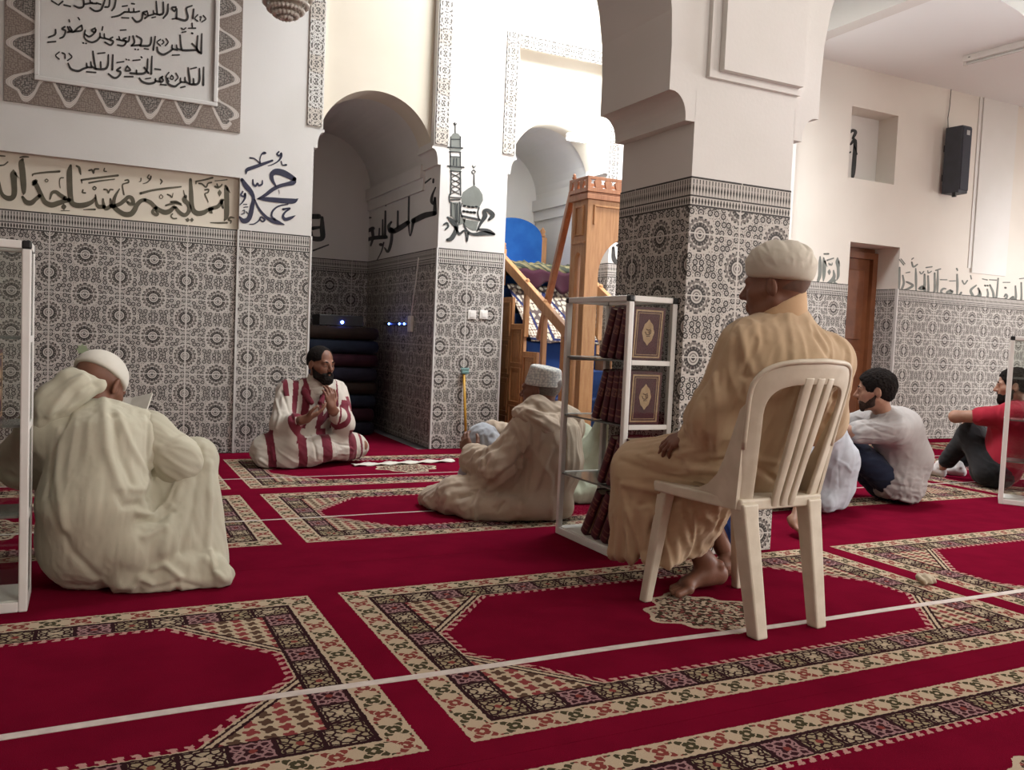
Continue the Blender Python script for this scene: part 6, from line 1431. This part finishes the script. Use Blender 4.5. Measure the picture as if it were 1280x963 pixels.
G_ = ["210,290,18 210,400,48 205,600,48 180,690,40 168,735,24","270,310,18 280,400,52 275,600,46 265,712,12","290,370,30 332,462,4","165,740,30 230,775,54 320,770,56 400,710,56 450,630,46 440,525,18","370,508,8 366,550,46 368,602,8","510,308,14 508,380,56 520,480,42 520,620,38 494,695,10","530,370,24 548,452,4","470,690,20 455,735,30 498,752,18","515,842,22 592,762,16","330,350,22 440,315,18","360,400,14 370,430,16 390,410,12 395,435,14 415,425,14 418,395,10","280,240,20 352,240,26"]
lettering('painted_verse', (1010,300,13.75), G_, W(QY-.003), FRONT, M['grey_paint'], WALL)
lettering('painted_mark', (960,20,4), ["412,580,12 425,572,12 438,582,14 425,612,10","414,642,8 436,622,14 432,720,18 426,790,16 418,824,4","432,650,8 446,692,4","408,684,6 413,680,6"], W(QY+.247), FRONT, M['charcoal'], WALL)
lettering('painted_name', (740,290,3.556), ["95,70,10 98,120,16 118,140,14 130,120,12","100,40,8 125,22,10","112,60,8 128,52,8"], W(QY-.003), FRONT, M['black_ink'], WALL)
H_ = """1193,478,7 1190,605,11;1163,488,8 1163,570,11 1145,598,12 1105,600,12;1082,482,8 1092,560,12 1095,598,9;1120,560,8 1122,595,10;1095,598,10 1065,580,10 1060,550,7;1060,585,10 1030,580,10 1028,555,7;1030,585,10 1010,600,10 985,615,12 945,600,12 930,570,9 940,555,7;1100,490,7 1140,480,8;1030,622,8 1060,615,8;945,515,7 925,545,7 945,580,7;995,520,7 1010,550,7 990,575,7;965,535,6 955,555,6 970,565,6 978,550,6 965,535,6
900,545,10 880,560,10 890,585,10 905,570,9 890,550,9;880,580,11 850,575,10;850,560,8 845,585,11 800,595,12 755,580,11 735,555,8;845,490,8 885,495,8;885,600,8 925,605,8;825,400,7 820,525,11;795,420,8 790,490,11 770,520,12 730,525,12 670,520,11;770,480,9 800,520,10;715,500,8 715,522,10;650,470,9 635,500,10 670,500,10 655,475,8;690,430,7 740,425,7;748,405,8 753,410,8;780,560,7 815,555,7;630,545,8 690,545,8;640,420,7 645,424,7;658,425,7 662,427,7
600,480,10 575,500,10 600,510,11 595,535,10 560,555,11 515,525,8;575,445,7 625,438,7;547,390,8 543,495,11;515,390,8 512,460,11 490,490,12 430,490,11;405,365,8 415,440,11 425,490,9;425,490,10 395,470,10 390,440,7;395,480,10 365,475,10 360,450,7;365,480,10 335,490,11 300,505,12 250,490,11 228,450,8;440,380,7 490,375,7;460,440,8 462,480,9;360,510,7 425,515,8;165,370,7 140,395,7 165,420,7;235,380,7 255,405,7 225,430,7;185,375,7 205,385,7 208,415,6
1180,240,7 1175,380,11;1150,255,8 1145,350,11 1165,375,10;1110,310,9 1140,340,10 1160,372,11;1145,355,11 1060,358,12 1035,345,10 1025,250,8;1035,355,10 1005,345,9 1000,320,7;1005,355,10 970,345,9 968,320,7;972,350,10 945,370,11 905,388,12 870,370,11 862,335,8;1085,200,7 1135,200,8;1108,235,9 1114,238,9;1040,230,7 1065,225,8;1035,200,7 1050,210,7 1065,198,7;970,392,7 1020,390,7;1110,165,7 1112,190,7;885,280,7 862,300,7 885,325,7;925,275,7 940,300,7 920,325,7;900,285,6 910,300,6 895,315,6
848,260,8 835,355,10;820,265,8 818,300,10 800,325,12 740,325,11;715,255,8 750,280,10 745,320,10;690,255,8 700,300,10 680,325,10;680,325,10 735,320,10;705,350,8 708,351,8;725,352,8 728,352,8;770,345,7 800,350,7;665,260,8 660,290,10 640,300,10;640,270,9 620,280,10 640,300,10 620,325,10 580,320,8;640,290,9 600,285,9 590,260,7;600,285,9 575,280,9;545,265,9 525,280,10 550,295,10 530,320,10 490,300,8;520,280,9 490,270,9 485,240,7;490,272,9 460,265,9 455,235,7;455,265,10 430,290,11 390,300,10 345,270,8 350,215,8;600,215,7 640,212,7;475,190,7 470,215,7;420,200,9 395,215,10 420,230,10 425,205,9 420,230,9 380,260,10 345,240,8;335,305,8 338,306,8;355,308,8 358,308,8
325,180,9 295,200,10 270,225,11 240,220,10 225,190,8;325,180,9 325,215,10 270,225,10;240,190,8 255,220,10 225,228,10;205,190,9 185,205,10 210,220,10 195,260,10 170,272,8;140,210,8 135,245,10 90,265,9;300,125,7 310,140,7;235,140,7 240,155,7;85,300,8 140,295,8
1150,105,7 1130,130,7 1150,150,7;1190,110,7 1208,135,7 1180,155,7;1165,120,6 1175,120,6 1168,145,6;1122,65,8 1115,130,11;1110,40,7 1070,60,10 1080,120,11 1060,145,12 1000,130,11;995,50,9 965,55,9 985,80,9 1000,60,9 1000,130,10;970,135,7 1000,130,7;940,30,8 935,90,11 905,130,8;905,15,8 905,90,11 880,105,11;855,10,8 862,100,10;880,105,10 840,95,9 835,75,7;840,100,9 800,110,9 795,90,7;800,110,10 775,130,10;825,125,7 850,120,7;790,80,9 760,90,10 780,105,9;760,95,10 750,140,11 715,155,11 685,125,8;735,80,9 700,85,9 695,60,7;700,85,9 665,85,9 660,60,7;665,85,9 630,85,9;630,85,10 590,110,10 540,122,8;610,125,7 660,128,7;680,25,8 700,28,8;615,45,7 650,40,7
575,-60,8 560,40,11 540,75,8;525,-50,8 520,40,10 490,50,9;490,0,9 480,30,10 460,70,11 420,78,10 385,55,8;460,30,9 430,20,8;430,25,9 390,20,9 385,-10,8;400,20,10 340,30,10;330,-60,8 340,35,10 310,55,11 270,40,8;110,5,8 150,30,8;190,10,9 160,35,9;200,35,8 245,45,8"""
lettering('painted_verse', (45,0,5.689), H_.replace('\n',';').split(';'), W(QY-.003), FRONT, M['black_ink'], WALL, ws=1.4)
